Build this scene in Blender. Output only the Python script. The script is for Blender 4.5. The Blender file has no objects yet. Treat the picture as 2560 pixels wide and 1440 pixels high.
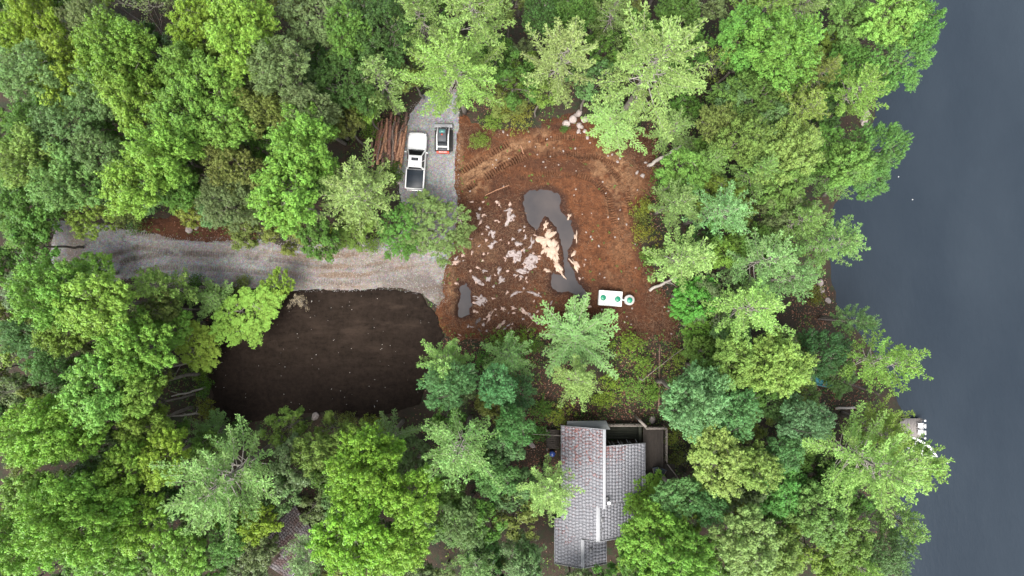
import bpy, math, random
import numpy as np
from math import radians, pi, sin, cos
from mathutils import Vector, Matrix

S = bpy.context.scene
COL = S.collection

# ------------------------------------------------------------------ camera
H = 75.0          # height of the drone above the clearing
K = 23.5          # pixels of the photograph per metre on the ground
cam_d = bpy.data.cameras.new('camera')
cam = bpy.data.objects.new('camera', cam_d); COL.objects.link(cam)
cam.location = (0, 0, H); cam.rotation_euler = (0, 0, 0)
cam_d.sensor_width = 36.0
cam_d.lens = 36.0 * H / (2560 / K)
cam_d.clip_start = 0.5; cam_d.clip_end = 3000
S.camera = cam

# ------------------------------------------------------------------ light
SUN_EL, SUN_AZ = 64.0, 205.0      # soft light from the south-west
w = bpy.data.worlds.new('World'); S.world = w; w.use_nodes = True
nt = w.node_tree; nt.nodes.clear()
sky = nt.nodes.new('ShaderNodeTexSky'); sky.sky_type = 'NISHITA'; sky.sun_disc = False
sky.sun_elevation = radians(SUN_EL); sky.sun_rotation = radians(SUN_AZ)
sky.air_density = 1.0; sky.dust_density = 3.5; sky.ozone_density = 1.0
hs = nt.nodes.new('ShaderNodeHueSaturation'); hs.inputs['Saturation'].default_value = 0.35
bg = nt.nodes.new('ShaderNodeBackground'); bg.inputs['Strength'].default_value = 0.15
wo = nt.nodes.new('ShaderNodeOutputWorld')
nt.links.new(sky.outputs[0], hs.inputs['Color']); nt.links.new(hs.outputs[0], bg.inputs[0]); nt.links.new(bg.outputs[0], wo.inputs[0])
sd = bpy.data.lights.new('sun', 'SUN'); sd.energy = 2.5; sd.angle = radians(42); sd.color = (1.0, 0.965, 0.91)
so = bpy.data.objects.new('sun', sd); COL.objects.link(so)
_az = radians(SUN_AZ); _el = radians(SUN_EL)
_d = Vector((sin(_az) * cos(_el), cos(_az) * cos(_el), sin(_el)))
so.rotation_euler = _d.to_track_quat('Z', 'Y').to_euler(); so.location = (-40, -30, 60)
S.view_settings.view_transform = 'Standard'; S.view_settings.look = 'None'
S.view_settings.exposure = 1.24; S.view_settings.gamma = 1.0
try: S.view_settings.use_curve_mapping = False
except Exception: pass
S.render.engine = 'CYCLES'
S.cycles.max_bounces = 6; S.cycles.diffuse_bounces = 2; S.cycles.glossy_bounces = 2
S.cycles.transmission_bounces = 4; S.cycles.transparent_max_bounces = 4
S.cycles.use_denoising = True
S.render.film_transparent = False

# ------------------------------------------------------------------ helpers
def P(px, py, z=0.0):
    k = (H - z) / H / K
    return ((px - 1280) * k, (720 - py) * k)
def PX(pts, z=0.0):
    return np.array([P(a, b, z) for a, b in pts])
def lin(r, g, b):
    f = lambda c: (c / 255 / 12.92) if c <= 10 else ((c / 255 + 0.055) / 1.055) ** 2.4
    return (f(r), f(g), f(b))
def _hash(ix, iy, seed):
    n = (ix * 374761393 + iy * 668265263 + seed * 2147483647) & 0xffffffff
    n = ((n ^ (n >> 13)) * 1274126177) & 0xffffffff
    n = (n ^ (n >> 16)) & 0xffffffff
    return n.astype(np.float64) / 4294967295.0
def vnoise(x, y, seed=0):
    x = np.asarray(x, float); y = np.asarray(y, float)
    ix = np.floor(x).astype(np.int64); iy = np.floor(y).astype(np.int64)
    fx = x - ix; fy = y - iy
    fx = fx * fx * (3 - 2 * fx); fy = fy * fy * (3 - 2 * fy)
    a = _hash(ix, iy, seed); b = _hash(ix + 1, iy, seed); c = _hash(ix, iy + 1, seed); d = _hash(ix + 1, iy + 1, seed)
    return (a * (1 - fx) + b * fx) * (1 - fy) + (c * (1 - fx) + d * fx) * fy
def fbm(x, y, scale, oct=4, seed=0):
    s = 0; a = 0.5; f = 1.0 / scale; t = 0
    for i in range(oct):
        s = s + a * vnoise(x * f, y * f, seed + i * 17); t += a; a *= 0.5; f *= 2.03
    return s / t
def smooth(e0, e1, x):
    t = np.clip((x - e0) / (e1 - e0), 0, 1); return t * t * (3 - 2 * t)
def sdf(poly, x, y):
    """positive inside"""
    x = np.asarray(x, float); y = np.asarray(y, float)
    d2 = np.full(x.shape, 1e18); ins = np.zeros(x.shape, bool)
    n = len(poly)
    for i in range(n):
        ax, ay = poly[i]; bx, by = poly[(i + 1) % n]
        ex, ey = bx - ax, by - ay
        t = np.clip(((x - ax) * ex + (y - ay) * ey) / (ex * ex + ey * ey + 1e-12), 0, 1)
        dx = x - ax - t * ex; dy = y - ay - t * ey
        d2 = np.minimum(d2, dx * dx + dy * dy)
        c = ((ay > y) != (by > y)) & (x < (bx - ax) * (y - ay) / (by - ay + 1e-12) + ax)
        ins ^= c
    d = np.sqrt(d2)
    return np.where(ins, d, -d)
def along(line, x, y):
    """distance to a polyline, arc length of the nearest point, signed side"""
    best = np.full(x.shape, 1e18); arc = np.zeros(x.shape); side = np.zeros(x.shape); s0 = 0
    for i in range(len(line) - 1):
        ax, ay = line[i]; bx, by = line[i + 1]; ex, ey = bx - ax, by - ay; L = math.hypot(ex, ey)
        t = np.clip(((x - ax) * ex + (y - ay) * ey) / (L * L), 0, 1)
        dx = x - ax - t * ex; dy = y - ay - t * ey; d2 = dx * dx + dy * dy
        m = d2 < best
        best = np.where(m, d2, best); arc = np.where(m, s0 + t * L, arc)
        side = np.where(m, np.sign(ex * dy - ey * dx), side); s0 += L
    return np.sqrt(best), arc, side
def tag(o, label=None, cat=None, group=None, kind=None):
    if label: o['label'] = label
    if cat: o['category'] = cat
    if group: o['group'] = group
    if kind: o['kind'] = kind
    return o
def empty(name, loc=(0, 0, 0), rz=0.0):
    o = bpy.data.objects.new(name, None); COL.objects.link(o)
    o.location = loc; o.rotation_euler = (0, 0, rz); o.empty_display_size = 0.3
    return o

class MB:
    """collects vertices and faces in numpy, then links them as one mesh object"""
    def __init__(s): s.v = []; s.q = []; s.t = []; s.a = []; s.n = 0
    def add(s, v, q=None, t=None, a=0.5):
        v = np.asarray(v, float).reshape(-1, 3)
        if q is not None and len(q): s.q.append(np.asarray(q, np.int64).reshape(-1, 4) + s.n)
        if t is not None and len(t): s.t.append(np.asarray(t, np.int64).reshape(-1, 3) + s.n)
        s.v.append(v); s.a.append(np.full(len(v), a) if np.isscalar(a) else np.asarray(a, float)); s.n += len(v)
    def box(s, x0, x1, y0, y1, z0, z1, a=0.5):
        v = [(x, y, z) for z in (z0, z1) for y in (y0, y1) for x in (x0, x1)]
        s.add(v, q=[(0, 2, 3, 1), (4, 5, 7, 6), (0, 1, 5, 4), (2, 6, 7, 3), (0, 4, 6, 2), (1, 3, 7, 5)], a=a)
    def bar(s, p, q_, wd, ht, a=0.5):
        p = Vector(p); q_ = Vector(q_); d = (q_ - p)
        z = Vector((0, 0, 1)); r = d.cross(z)
        r = r.normalized() if r.length > 1e-6 else Vector((1, 0, 0)); u = r.cross(d).normalized()
        v = []
        for c in (p, q_):
            for (i, j) in ((-1, -1), (1, -1), (1, 1), (-1, 1)): v.append(c + r * wd / 2 * i + u * ht / 2 * j)
        s.add(v, q=[(0, 3, 2, 1), (4, 5, 6, 7), (0, 1, 5, 4), (1, 2, 6, 5), (2, 3, 7, 6), (3, 0, 4, 7)], a=a)
    def tube(s, pts, rad, n=6, a=0.5, cap=True):
        pts = np.asarray(pts, float); m = len(pts)
        rad = np.full(m, rad) if np.isscalar(rad) else np.asarray(rad, float)
        d = np.gradient(pts, axis=0); d /= np.linalg.norm(d, axis=1, keepdims=True) + 1e-9
        up = np.array([0, 0, 1.0]) if abs(d[0, 2]) < 0.8 else np.array([1.0, 0, 0])
        r = np.cross(d, up); r /= np.linalg.norm(r, axis=1, keepdims=True) + 1e-9
        u = np.cross(r, d)
        th = np.arange(n) * 2 * pi / n
        v = pts[:, None] + rad[:, None, None] * (np.cos(th)[None, :, None] * r[:, None] + np.sin(th)[None, :, None] * u[:, None])
        i = np.arange(m - 1)[:, None] * n; j = np.arange(n)[None]
        q = np.stack([i + j, i + (j + 1) % n, i + n + (j + 1) % n, i + n + j], -1).reshape(-1, 4)
        t = []
        if cap:
            for k in range(1, n - 1): t.append((0, k + 1, k)); t.append(((m - 1) * n, (m - 1) * n + k, (m - 1) * n + k + 1))
        s.add(v, q=q, t=t, a=a)
    def mesh(s, name, smooth_=False):
        v = np.concatenate(s.v); q = np.concatenate(s.q) if s.q else np.zeros((0, 4), int); t = np.concatenate(s.t) if s.t else np.zeros((0, 3), int)
        me = bpy.data.meshes.new(name)
        me.vertices.add(len(v)); me.vertices.foreach_set('co', v.astype(np.float32).ravel())
        nl = len(q) * 4 + len(t) * 3; me.loops.add(nl)
        me.loops.foreach_set('vertex_index', np.concatenate([q.ravel(), t.ravel()]).astype(np.int32))
        me.polygons.add(len(q) + len(t))
        me.polygons.foreach_set('loop_start', np.concatenate([np.arange(len(q)) * 4, len(q) * 4 + np.arange(len(t)) * 3]).astype(np.int32))
        me.update(calc_edges=True)
        at = me.attributes.new('v', 'FLOAT', 'POINT'); at.data.foreach_set('value', np.concatenate(s.a).astype(np.float32))
        if smooth_: me.polygons.foreach_set('use_smooth', np.ones(len(me.polygons), bool))
        return me
    def build(s, name, mat, parent=None, smooth_=False, bevel=0):
        me = s.mesh(name, smooth_)
        return link(name, me, mat, parent, bevel)
def link(name, me, mat, parent=None, bevel=0):
    o = bpy.data.objects.new(name, me); COL.objects.link(o)
    if mat is not None and not me.materials: me.materials.append(mat)
    if parent is not None: o.parent = parent
    if bevel:
        m = o.modifiers.new('bevel', 'BEVEL'); m.width = bevel; m.segments = 2; m.limit_method = 'ANGLE'; m.angle_limit = radians(35)
    return o
def copy_tree(o, parent=None):
    c = o.copy(); COL.objects.link(c)
    if parent is not None: c.parent = parent
    for ch in o.children: copy_tree(ch, c)
    return c

# ------------------------------------------------------------------ materials
class Mat:
    def __init__(s, name):
        s.m = bpy.data.materials.new(name); s.m.use_nodes = True; s.nt = s.m.node_tree
        s.b = s.nt.nodes['Principled BSDF']; s.out = s.nt.nodes['Material Output']
    def node(s, t, **kw):
        n = s.nt.nodes.new(t)
        for k, v in kw.items(): setattr(n, k, v)
        return n
    def L(s, a, b): s.nt.links.new(a, b)
    def geo(s):
        if not hasattr(s, '_g'): s._g = s.node('ShaderNodeTexCoord')
        return s._g.outputs['Object']
    def noise(s, scale, detail=4, rough=0.6, vec=None):
        n = s.node('ShaderNodeTexNoise'); n.inputs['Scale'].default_value = scale; n.inputs['Detail'].default_value = detail; n.inputs['Roughness'].default_value = rough
        s.L(vec if vec is not None else s.geo(), n.inputs['Vector']); return n.outputs['Fac']
    def ramp(s, fac, a, b):
        r = s.node('ShaderNodeMapRange'); r.inputs['From Min'].default_value = a; r.inputs['From Max'].default_value = b
        s.L(fac, r.inputs['Value']); return r.outputs[0]
    def attr(s, name):
        a = s.node('ShaderNodeAttribute'); a.attribute_name = name; return a.outputs['Fac']
    def math(s, op, a, b):
        n = s.node('ShaderNodeMath'); n.operation = op
        for i, x in enumerate((a, b)):
            if isinstance(x, (int, float)): n.inputs[i].default_value = x
            else: s.L(x, n.inputs[i])
        return n.outputs[0]
    def mix(s, fac, a, b, mode='MIX'):
        n = s.node('ShaderNodeMix', data_type='RGBA', blend_type=mode)
        for x, i in ((fac, 0), (a, 6), (b, 7)):
            if isinstance(x, (int, float)): n.inputs[i].default_value = x
            elif isinstance(x, tuple): n.inputs[i].default_value = (*x[:3], 1)
            else: s.L(x, n.inputs[i])
        return n.outputs[2]
    def base(s, c):
        if isinstance(c, tuple): s.b.inputs['Base Color'].default_value = (*c[:3], 1)
        else: s.L(c, s.b.inputs['Base Color'])
    def bump(s, h, strength=0.5, dist=0.05):
        n = s.node('ShaderNodeBump'); n.inputs['Strength'].default_value = strength; n.inputs['Distance'].default_value = dist
        s.L(h, n.inputs['Height']); s.L(n.outputs[0], s.b.inputs['Normal'])
    def set(s, rough=0.8, metal=0.0, spec=None):
        s.b.inputs['Roughness'].default_value = rough; s.b.inputs['Metallic'].default_value = metal
        if spec is not None: s.b.inputs['Specular IOR Level'].default_value = spec
        return s
def plain(name, c, rough=0.6, metal=0.0, var=0.15, scale=8.0, spec=0.5):
    m = Mat(name); m.set(rough, metal, spec)
    n = m.noise(scale, 5)
    m.base(m.mix(n, tuple(x * (1 - var) for x in c), tuple(min(1, x * (1 + var)) for x in c)))
    return m.m

def leaf_mat(name, trans=0.24):
    m = Mat(name); oi = m.node('ShaderNodeObjectInfo'); v = m.attr('v')
    h = m.node('ShaderNodeHueSaturation')
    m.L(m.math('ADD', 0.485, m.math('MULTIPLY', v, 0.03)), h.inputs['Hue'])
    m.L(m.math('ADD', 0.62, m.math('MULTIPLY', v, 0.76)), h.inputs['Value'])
    h.inputs['Saturation'].default_value = 1.0
    m.L(oi.outputs['Color'], h.inputs['Color'])
    d = m.node('ShaderNodeBsdfDiffuse'); t = m.node('ShaderNodeBsdfTranslucent'); g = m.node('ShaderNodeBsdfGlossy'); g.inputs['Roughness'].default_value = 0.45
    m.L(h.outputs[0], d.inputs[0])
    tc = m.mix(1.0, h.outputs[0], (1.15, 1.1, 0.5), 'MULTIPLY'); m.L(tc, t.inputs[0])
    m1 = m.node('ShaderNodeMixShader'); m1.inputs[0].default_value = trans; m.L(d.outputs[0], m1.inputs[1]); m.L(t.outputs[0], m1.inputs[2])
    fr = m.node('ShaderNodeFresnel'); fr.inputs[0].default_value = 1.35
    m2 = m.node('ShaderNodeMixShader'); m.L(m.math('MULTIPLY', fr.outputs[0], 0.12), m2.inputs[0]); m.L(m1.outputs[0], m2.inputs[1]); m.L(g.outputs[0], m2.inputs[2])
    m.L(m2.outputs[0], m.out.inputs[0]); return m.m
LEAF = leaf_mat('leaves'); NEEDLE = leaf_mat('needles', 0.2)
def bark_mat(name, c1, c2):
    m = Mat(name); m.set(0.9)
    mp = m.node('ShaderNodeMapping'); mp.inputs['Scale'].default_value = (1, 1, 0.25); m.L(m.geo(), mp.inputs[0])
    n = m.noise(7, 6, 0.7, mp.outputs[0]); m.base(m.mix(m.ramp(n, 0.35, 0.65), c1, c2)); m.bump(n, 0.7, 0.03); return m.m
BARK = bark_mat('bark_grey', (0.10, 0.085, 0.07), (0.24, 0.21, 0.18))
BARKP = bark_mat('bark_pale', (0.24, 0.21, 0.18), (0.46, 0.42, 0.37))
BARKD = bark_mat('bark_dark', (0.045, 0.035, 0.03), (0.12, 0.095, 0.08))

# ------------------------------------------------------------------ tree builders
def unit(v): return v / (np.linalg.norm(v, axis=-1, keepdims=True) + 1e-9)
def add_leaves(mb, rng, C, N, size, spread, k, var, flat=0.5, slim=0.55):
    """k leaves round every tuft centre C, facing roughly along N; each a folded diamond"""
    n = len(C)
    of = rng.normal(size=(n * k, 3)); c = np.repeat(C, k, 0) + of * spread
    nn = unit(np.repeat(N, k, 0) * .8 + of * .55 + rng.normal(size=(n * k, 3)) * flat * .5)
    a = unit(np.cross(nn, rng.normal(size=(n * k, 3)))); b = np.cross(nn, a)
    sz = size * rng.uniform(0.7, 1.25, (n * k, 1))
    v = np.stack([c - a * sz * .5, c + b * sz * slim * .5 + nn * sz * .1, c + a * sz * .5, c - b * sz * slim * .5 + nn * sz * .1], 1)
    i = np.arange(n * k)[:, None] * 4
    vv = np.clip(np.repeat(var, k) + rng.normal(size=n * k) * 0.13, 0, 1)
    mb.add(v.reshape(-1, 3), q=i + np.arange(4), a=np.repeat(vv, 4))
def limb(mb, rng, p0, p1, r0, r1, bow=0.15, n=5, sides=5):
    p0 = np.array(p0, float); p1 = np.array(p1, float); t = np.linspace(0, 1, n)[:, None]; L = np.linalg.norm(p1 - p0)
    off = rng.normal(size=3) * bow * L * 0.5; off[2] -= 0.06 * L
    pts = p0 * (1 - t) + p1 * t + off * np.sin(t * pi) + rng.normal(size=(n, 3)) * 0.02 * L * np.sin(t * pi)
    mb.tube(pts, np.linspace(r0, r1, n), sides); return pts
def broadleaf(seed, R=3.4, Ht=15.0, lobes=26, leaf=0.20, k=10, spiky=1.0, dense=1.0, squash=0.95, tuft=.46, elong=1.45, wr=1.0):
    rng = np.random.default_rng(seed); wood = MB(); crown = MB(); zc = Ht - R * squash * 1.02
    lean = rng.normal(size=2) * 0.4
    fork = np.array([lean[0] * .5, lean[1] * .5, zc - R * 0.9])
    limb(wood, rng, (0, 0, -0.3), fork, (0.17 + R * 0.03) * wr, (0.13 + R * .012) * wr, 0.03, 6, 8)
    lim = []
    for i in range(6):
        a = i * 2 * pi / 6 + rng.uniform(-.4, .4); rr = R * rng.uniform(.3, .55)
        e = np.array([cos(a) * rr + lean[0], sin(a) * rr + lean[1], zc + R * rng.uniform(-.15, .35)])
        lim.append(limb(wood, rng, fork, e, 0.10 * wr, 0.045 * wr, 0.12, 6, 5))
    lp = np.concatenate(lim)
    # billowing plumes spread over a dome, each a cluster of separate leafy tufts
    out = []; tries = 0
    irr = rng.uniform(0.58, 1.2, 8)
    while len(out) < lobes and tries < 5000:
        tries += 1
        d = rng.normal(size=3); d /= np.linalg.norm(d)
        if d[2] < -0.30: continue
        az = (math.atan2(d[1], d[0]) / (2 * pi) % 1) * 8; i0 = int(az) % 8; f = az - int(az)
        rad = (irr[i0] * (1 - f) + irr[(i0 + 1) % 8] * f)
        rad = 1 + (rad - 1) * (1 - max(d[2], 0))
        rl = R * rng.uniform(0.16, 0.29)
        c = d * (R * rad - rl) * rng.uniform(0.62, 1.03) * np.array([1, 1, squash])
        if any(np.linalg.norm(c - o[0]) < (rl + o[1]) * 0.78 for o in out): continue
        out.append((c, rl, d))
    for c, rl, d in out:
        cw = c + np.array([lean[0], lean[1], zc])
        j = np.argmin(np.linalg.norm(lp - cw, axis=1)); limb(wood, rng, lp[j], cw - d * rl * .2, 0.04, 0.015, 0.12, 4, 4)
        ax = unit(d * np.array([1, 1, .4]) + np.array([0, 0, .35]) + rng.normal(size=3) * .25)
        sp = tuft * rng.uniform(.9, 1.15); tint = rng.normal() * 0.08 + 0.48
        cand = unit(rng.normal(size=(int(520 * dense), 3)) + np.array([0, 0, .35]) + d * .3)
        e = rng.uniform(.35, 1.05, (len(cand), 1)); lcl = cand * e * rl
        el = (lcl @ ax)[:, None] * ax; lcl = el * elong + (lcl - el) * .85
        keep = []
        for q_ in range(len(lcl)):
            if all(((lcl[q_] - lcl[z]) ** 2).sum() > sp * sp for z in keep): keep.append(q_)
        C = cw + lcl[keep]; u = cand[keep]; n_ = len(C)
        sdir = unit(u + ax * .6 + np.array([0, 0, 0.6]) + rng.normal(size=u.shape) * .2)
        tv = np.clip(tint + rng.normal(size=n_) * .13, 0, 1)
        ns = int(5 * spiky + 2)                      # pointed leading sprays
        lead = unit(ax + rng.normal(size=(ns, 3)) * .55); b0 = cw + lead * rl * .75 * np.array([1, 1, 1]); Ls = rl * rng.uniform(.5, 1.15, ns) * (.6 + .4 * spiky)
        for w_ in range(4):
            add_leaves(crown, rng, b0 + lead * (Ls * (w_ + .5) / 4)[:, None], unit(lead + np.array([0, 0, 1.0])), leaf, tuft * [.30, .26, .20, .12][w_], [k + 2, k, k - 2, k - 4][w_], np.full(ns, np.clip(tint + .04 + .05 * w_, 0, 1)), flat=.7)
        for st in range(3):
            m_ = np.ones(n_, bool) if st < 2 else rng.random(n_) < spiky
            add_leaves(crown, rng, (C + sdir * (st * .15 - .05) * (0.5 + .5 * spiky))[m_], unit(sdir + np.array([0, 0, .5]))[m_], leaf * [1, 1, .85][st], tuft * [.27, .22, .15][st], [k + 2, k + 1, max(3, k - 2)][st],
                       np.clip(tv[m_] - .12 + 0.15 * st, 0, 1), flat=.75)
    tw = MB()
    for i in range(9):
        c, rl, d = out[rng.integers(len(out))]; p = c * rng.uniform(.5, .9) + np.array([lean[0], lean[1], zc]); dd = unit(d + rng.normal(size=3) * .4 + np.array([0, 0, .5]))
        for b_ in range(4):
            e = p + unit(dd + rng.normal(size=3) * .35) * rl * rng.uniform(1.1, 2.0); limb(tw, rng, p, e, .018, .006, .15, 4, 3)
    return wood.mesh('trunk', True), crown.mesh('crown'), Ht, R, tw.mesh('branches')
def oak(seed, R=3.3, Ht=15.0, dense=1.0):
    # finer, rounder, less spiky crown
    return broadleaf(seed, R, Ht, lobes=34, leaf=0.15, k=10, spiky=0.45, dense=dense, squash=0.85, tuft=.36, elong=1.05)
def pine(seed, R=4.0, Ht=20.0, base=0.45, whorl=0.85, full=1.0, ltuft=0.25):
    rng = np.random.default_rng(seed); wood = MB(); br = MB(); crown = MB()
    t = np.linspace(0, 1, 12)[:, None]; bend = rng.normal(size=2) * 0.5
    ax = np.concatenate([bend * (t ** 2), t * Ht], 1); ax[0, 2] = -0.3
    wood.tube(ax, 0.30 * (1 - t[:, 0]) ** 0.8 + 0.02, 8)
    z = Ht * base; w_ = 0
    while z < Ht - 0.25:
        f = (z - Ht * base) / (Ht * (1 - base))           # 0 low .. 1 top
        prof = R * (0.72 + 0.45 * f) if f < 0.22 else R * (1.0 - ((f - 0.22) / 0.78)) ** 0.72 * 0.98 + 0.25
        nb = rng.integers(5, 8) if f < .9 else 4; a0 = rng.uniform(0, 2 * pi)
        for b in range(nb):
            if rng.random() < 0.10 * (1 - f) : continue
            a = a0 + b * 2 * pi / nb + rng.uniform(-.28, .28); L = max(.35, prof * rng.choice([rng.uniform(.5, .8), rng.uniform(.85, 1.15)]))
            el = radians(6 + 42 * f ** 1.5 + rng.uniform(-6, 6)); curl = 0.22 * L * (0.4 + f)
            c0 = np.array([np.interp(z / Ht, t[:, 0], ax[:, 0]), np.interp(z / Ht, t[:, 0], ax[:, 1]), z])
            s = np.linspace(0, 1, 7)[:, None]; hd = np.array([cos(a), sin(a), 0]); pd = np.array([-sin(a), cos(a), 0])
            sw = rng.normal() * 0.10 * L
            pts = c0 + hd * s * L * cos(el) + np.array([0, 0, 1]) * (s * L * sin(el) - 0.16 * L * np.sin(s * pi) * (1 - f) + curl * s ** 2.5) + pd * sw * s ** 2
            br.tube(pts, np.linspace(0.030 * (L / 3) + .010, 0.008, 7), 4, cap=False)
            tint = np.clip(0.5 + rng.normal() * .12, 0, 1)
            T = []; N = []
            ns = max(3, int(L / 0.26 * full)); inner = 0.30 if f < .8 else .1
            for q_ in range(ns):
                u = inner + (1 - inner) * (q_ + rng.uniform(0, .8)) / ns; sd_ = 1 if q_ % 2 else -1
                pb = np.array([np.interp(u, s[:, 0], pts[:, i]) for i in range(3)])
                sl = (L * 0.13 + .27) * (1.15 - u) ** 0.6 * min(1, (u - inner + .25) * 2.2) * rng.uniform(.7, 1.25)
                sdv = unit(hd * cos(radians(48)) + pd * sd_ * sin(radians(48)) + np.array([0, 0, .18 + rng.normal() * .12]))
                nk = max(1, int(sl / 0.17)); kk = (np.arange(nk) + .7)[:, None] / nk
                tp = pb + sdv * sl * kk + np.array([0, 0, .05])
                T.append(tp); N.append(np.repeat(unit(sdv + hd * .5 + np.array([0, 0, .5]))[None], nk, 0))
                if sl > .5: br.tube(np.stack([pb, pb + sdv * sl * .9]), np.array([.012, .005]), 3, cap=False)
            m_ = max(3, int(L * (1 - inner) / .2)); uu = np.linspace(inner + .1, 1.03, m_)
            T.append(np.stack([np.interp(uu, s[:, 0], pts[:, i]) for i in range(3)], 1) + np.array([0, 0, .06])); N.append(np.repeat(unit(hd + np.array([0, 0, .6]))[None], m_, 0))
            T = np.concatenate(T); N = np.concatenate(N)
            # needle tufts: slim leaves fanned round the shoot direction
            k = 6; n = len(T); c = np.repeat(T, k, 0) + rng.normal(size=(n * k, 3)) * .045
            dr = unit(np.repeat(N, k, 0) + rng.normal(size=(n * k, 3)) * .62); b_ = unit(np.cross(dr, rng.normal(size=(n * k, 3)) + np.array([0, 0, .6]))) 
            Ls = ltuft * rng.uniform(.7, 1.2, (n * k, 1))
            v = np.stack([c, c + dr * Ls * .5 + b_ * Ls * .20, c + dr * Ls, c + dr * Ls * .5 - b_ * Ls * .20], 1)
            vv = np.clip(np.repeat(tint + rng.normal(size=n) * .10, k) + rng.normal(size=n * k) * .10, 0, 1)
            crown.add(v.reshape(-1, 3), q=np.arange(n * k)[:, None] * 4 + np.arange(4), a=np.repeat(vv, 4))
        z += whorl * rng.uniform(.75, 1.2) * (1 - .35 * f); w_ += 1
    return wood.mesh('trunk', True), crown.mesh('crown'), Ht, R, br.mesh('branches', True)
def snag(seed, R=2.6, Ht=13.0, leafy=0.0):
    rng = np.random.default_rng(seed); wood = MB(); crown = MB(); tips = []
    def grow(p, d, L, r, lv):
        n = 5; pts = [p]
        for i in range(n):
            d = unit(d + rng.normal(size=3) * .16 + np.array([0, 0, .03])); pts.append(pts[-1] + d * L / n)
        wood.tube(np.array(pts), np.linspace(r, r * .45, n + 1), 5 if lv < 2 else 3, cap=False)
        if lv >= 4 or L < .25: tips.append(pts[-1]); return
        for i in range(3 if lv else 7):
            j = rng.integers(2, n + 1); s = rng.normal(size=3); s[2] *= .5
            grow(pts[j], unit(d + unit(s) * (1.0 if lv else 1.4)), L * rng.uniform(.5, .75) * (.62 if lv == 0 else 1), r * .5, lv + 1)
    grow(np.array([0, 0, -.3]), np.array([rng.normal() * .06, rng.normal() * .06, 1.0]), Ht * .75, .13, 0)
    T = np.array(tips); sc = R / (np.abs(T[:, :2]).max() + .01)
    for a in wood.v: a[:, :2] *= sc * np.clip(a[:, 2:3] / (Ht * .5), .6, 1)
    T[:, :2] *= sc
    if leafy > 0:
        m = rng.random(len(T)) < leafy
        add_leaves(crown, rng, T[m], np.tile([0, 0, 1.0], (m.sum(), 1)), .17, .2, 9, np.full(m.sum(), .5))
    return wood.mesh('trunk', True), (crown.mesh('crown') if leafy > 0 else None), Ht, R
def shrub(seed, R=1.0, Ht=1.6, leaf=.15):
    rng = np.random.default_rng(seed); wood = MB(); crown = MB(); C = []
    for i in range(9):
        a = rng.uniform(0, 2 * pi); rr = R * math.sqrt(rng.random()) * .85; e = np.array([cos(a) * rr, sin(a) * rr, Ht * rng.uniform(.5, 1) * (1.15 - .5 * rr / R)])
        limb(wood, rng, (0, 0, -.1), e, .02, .008, .1, 4, 3)
        n = 12; C.append(e + rng.normal(size=(n, 3)) * np.array([.28, .28, .16]) * R)
    C = np.concatenate(C); add_leaves(crown, rng, C, np.tile([0, 0, 1.0], (len(C), 1)), leaf, .11, 8, np.clip(rng.normal(size=len(C)) * .15 + .5, 0, 1))
    return wood.mesh('trunk', True), crown.mesh('crown'), Ht, R
PROTO = {}
def proto_tree(kind, i):
    key = (kind, i)
    if key in PROTO: return PROTO[key]
    if kind == 'M': r = broadleaf(11 + i * 7, R=[3.0, 3.6, 4.4, 3.2, 3.6, 4.2][i], Ht=15, lobes=[26, 34, 44, 28, 32, 38][i], elong=[1.6, 1.8, 1.5, 1.4, 1.9, 1.7][i])
    elif kind == 'O': r = oak(101 + i * 5, R=[2.9, 3.5, 3.2, 3.8][i], Ht=15)
    elif kind == 'P': r = pine(201 + i * 3, R=[4.0, 5.6, 3.0, 4.4, 5.2, 3.4][i], Ht=[20, 23, 18, 20, 22, 18][i], whorl=[.80, .85, .8, 1.05, .9, .75][i], full=[1, 1, 1, .9, 1, 1.1][i])
    elif kind == 'D': r = snag(301 + i * 9, R=[2.6, 3.2][i], Ht=[13, 15][i], leafy=[.0, .6][i])
    elif kind == 'T': r = broadleaf(401 + i, R=3.6, Ht=9, lobes=22, dense=.17, spiky=.8, squash=.5, wr=.35, tuft=.40, leaf=.19)     # thin, see-through
    elif kind == 'U': r = broadleaf(451 + i * 3, R=2.0, Ht=9, lobes=13, dense=.9, spiky=.7, wr=.5)                 # understorey
    elif kind == 'S': r = shrub(501 + i * 3, R=[1.0, 1.4][i], Ht=[1.5, 2.4][i])
    wood, crown, Ht, R = r[:4]; br = r[4] if len(r) > 4 else None
    wood.materials.append(BARKP if kind == 'D' else (BARKD if kind == 'S' else BARK))
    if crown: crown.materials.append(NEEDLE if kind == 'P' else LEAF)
    if br: br.materials.append(BARKP)
    PROTO[key] = (wood, crown, br, Ht, R); return PROTO[key]
NV = {'M': 6, 'O': 4, 'P': 6, 'D': 2, 'T': 1, 'U': 3, 'S': 2}
HUE = {'yg': (.235, .400, .030), 'lg': (.195, .385, .055), 'g': (.120, .270, .045), 'ol': (.190, .260, .060), 'bg': (.150, .300, .110), 'gg': (.170, .260, .110),
       'dk': (.070, .170, .045), 'pp': (.290, .460, .155), 'pg': (.230, .400, .120), 'yo': (.300, .360, .060), 'br': (.30, .22, .09)}
TR = random.Random(5)
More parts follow.
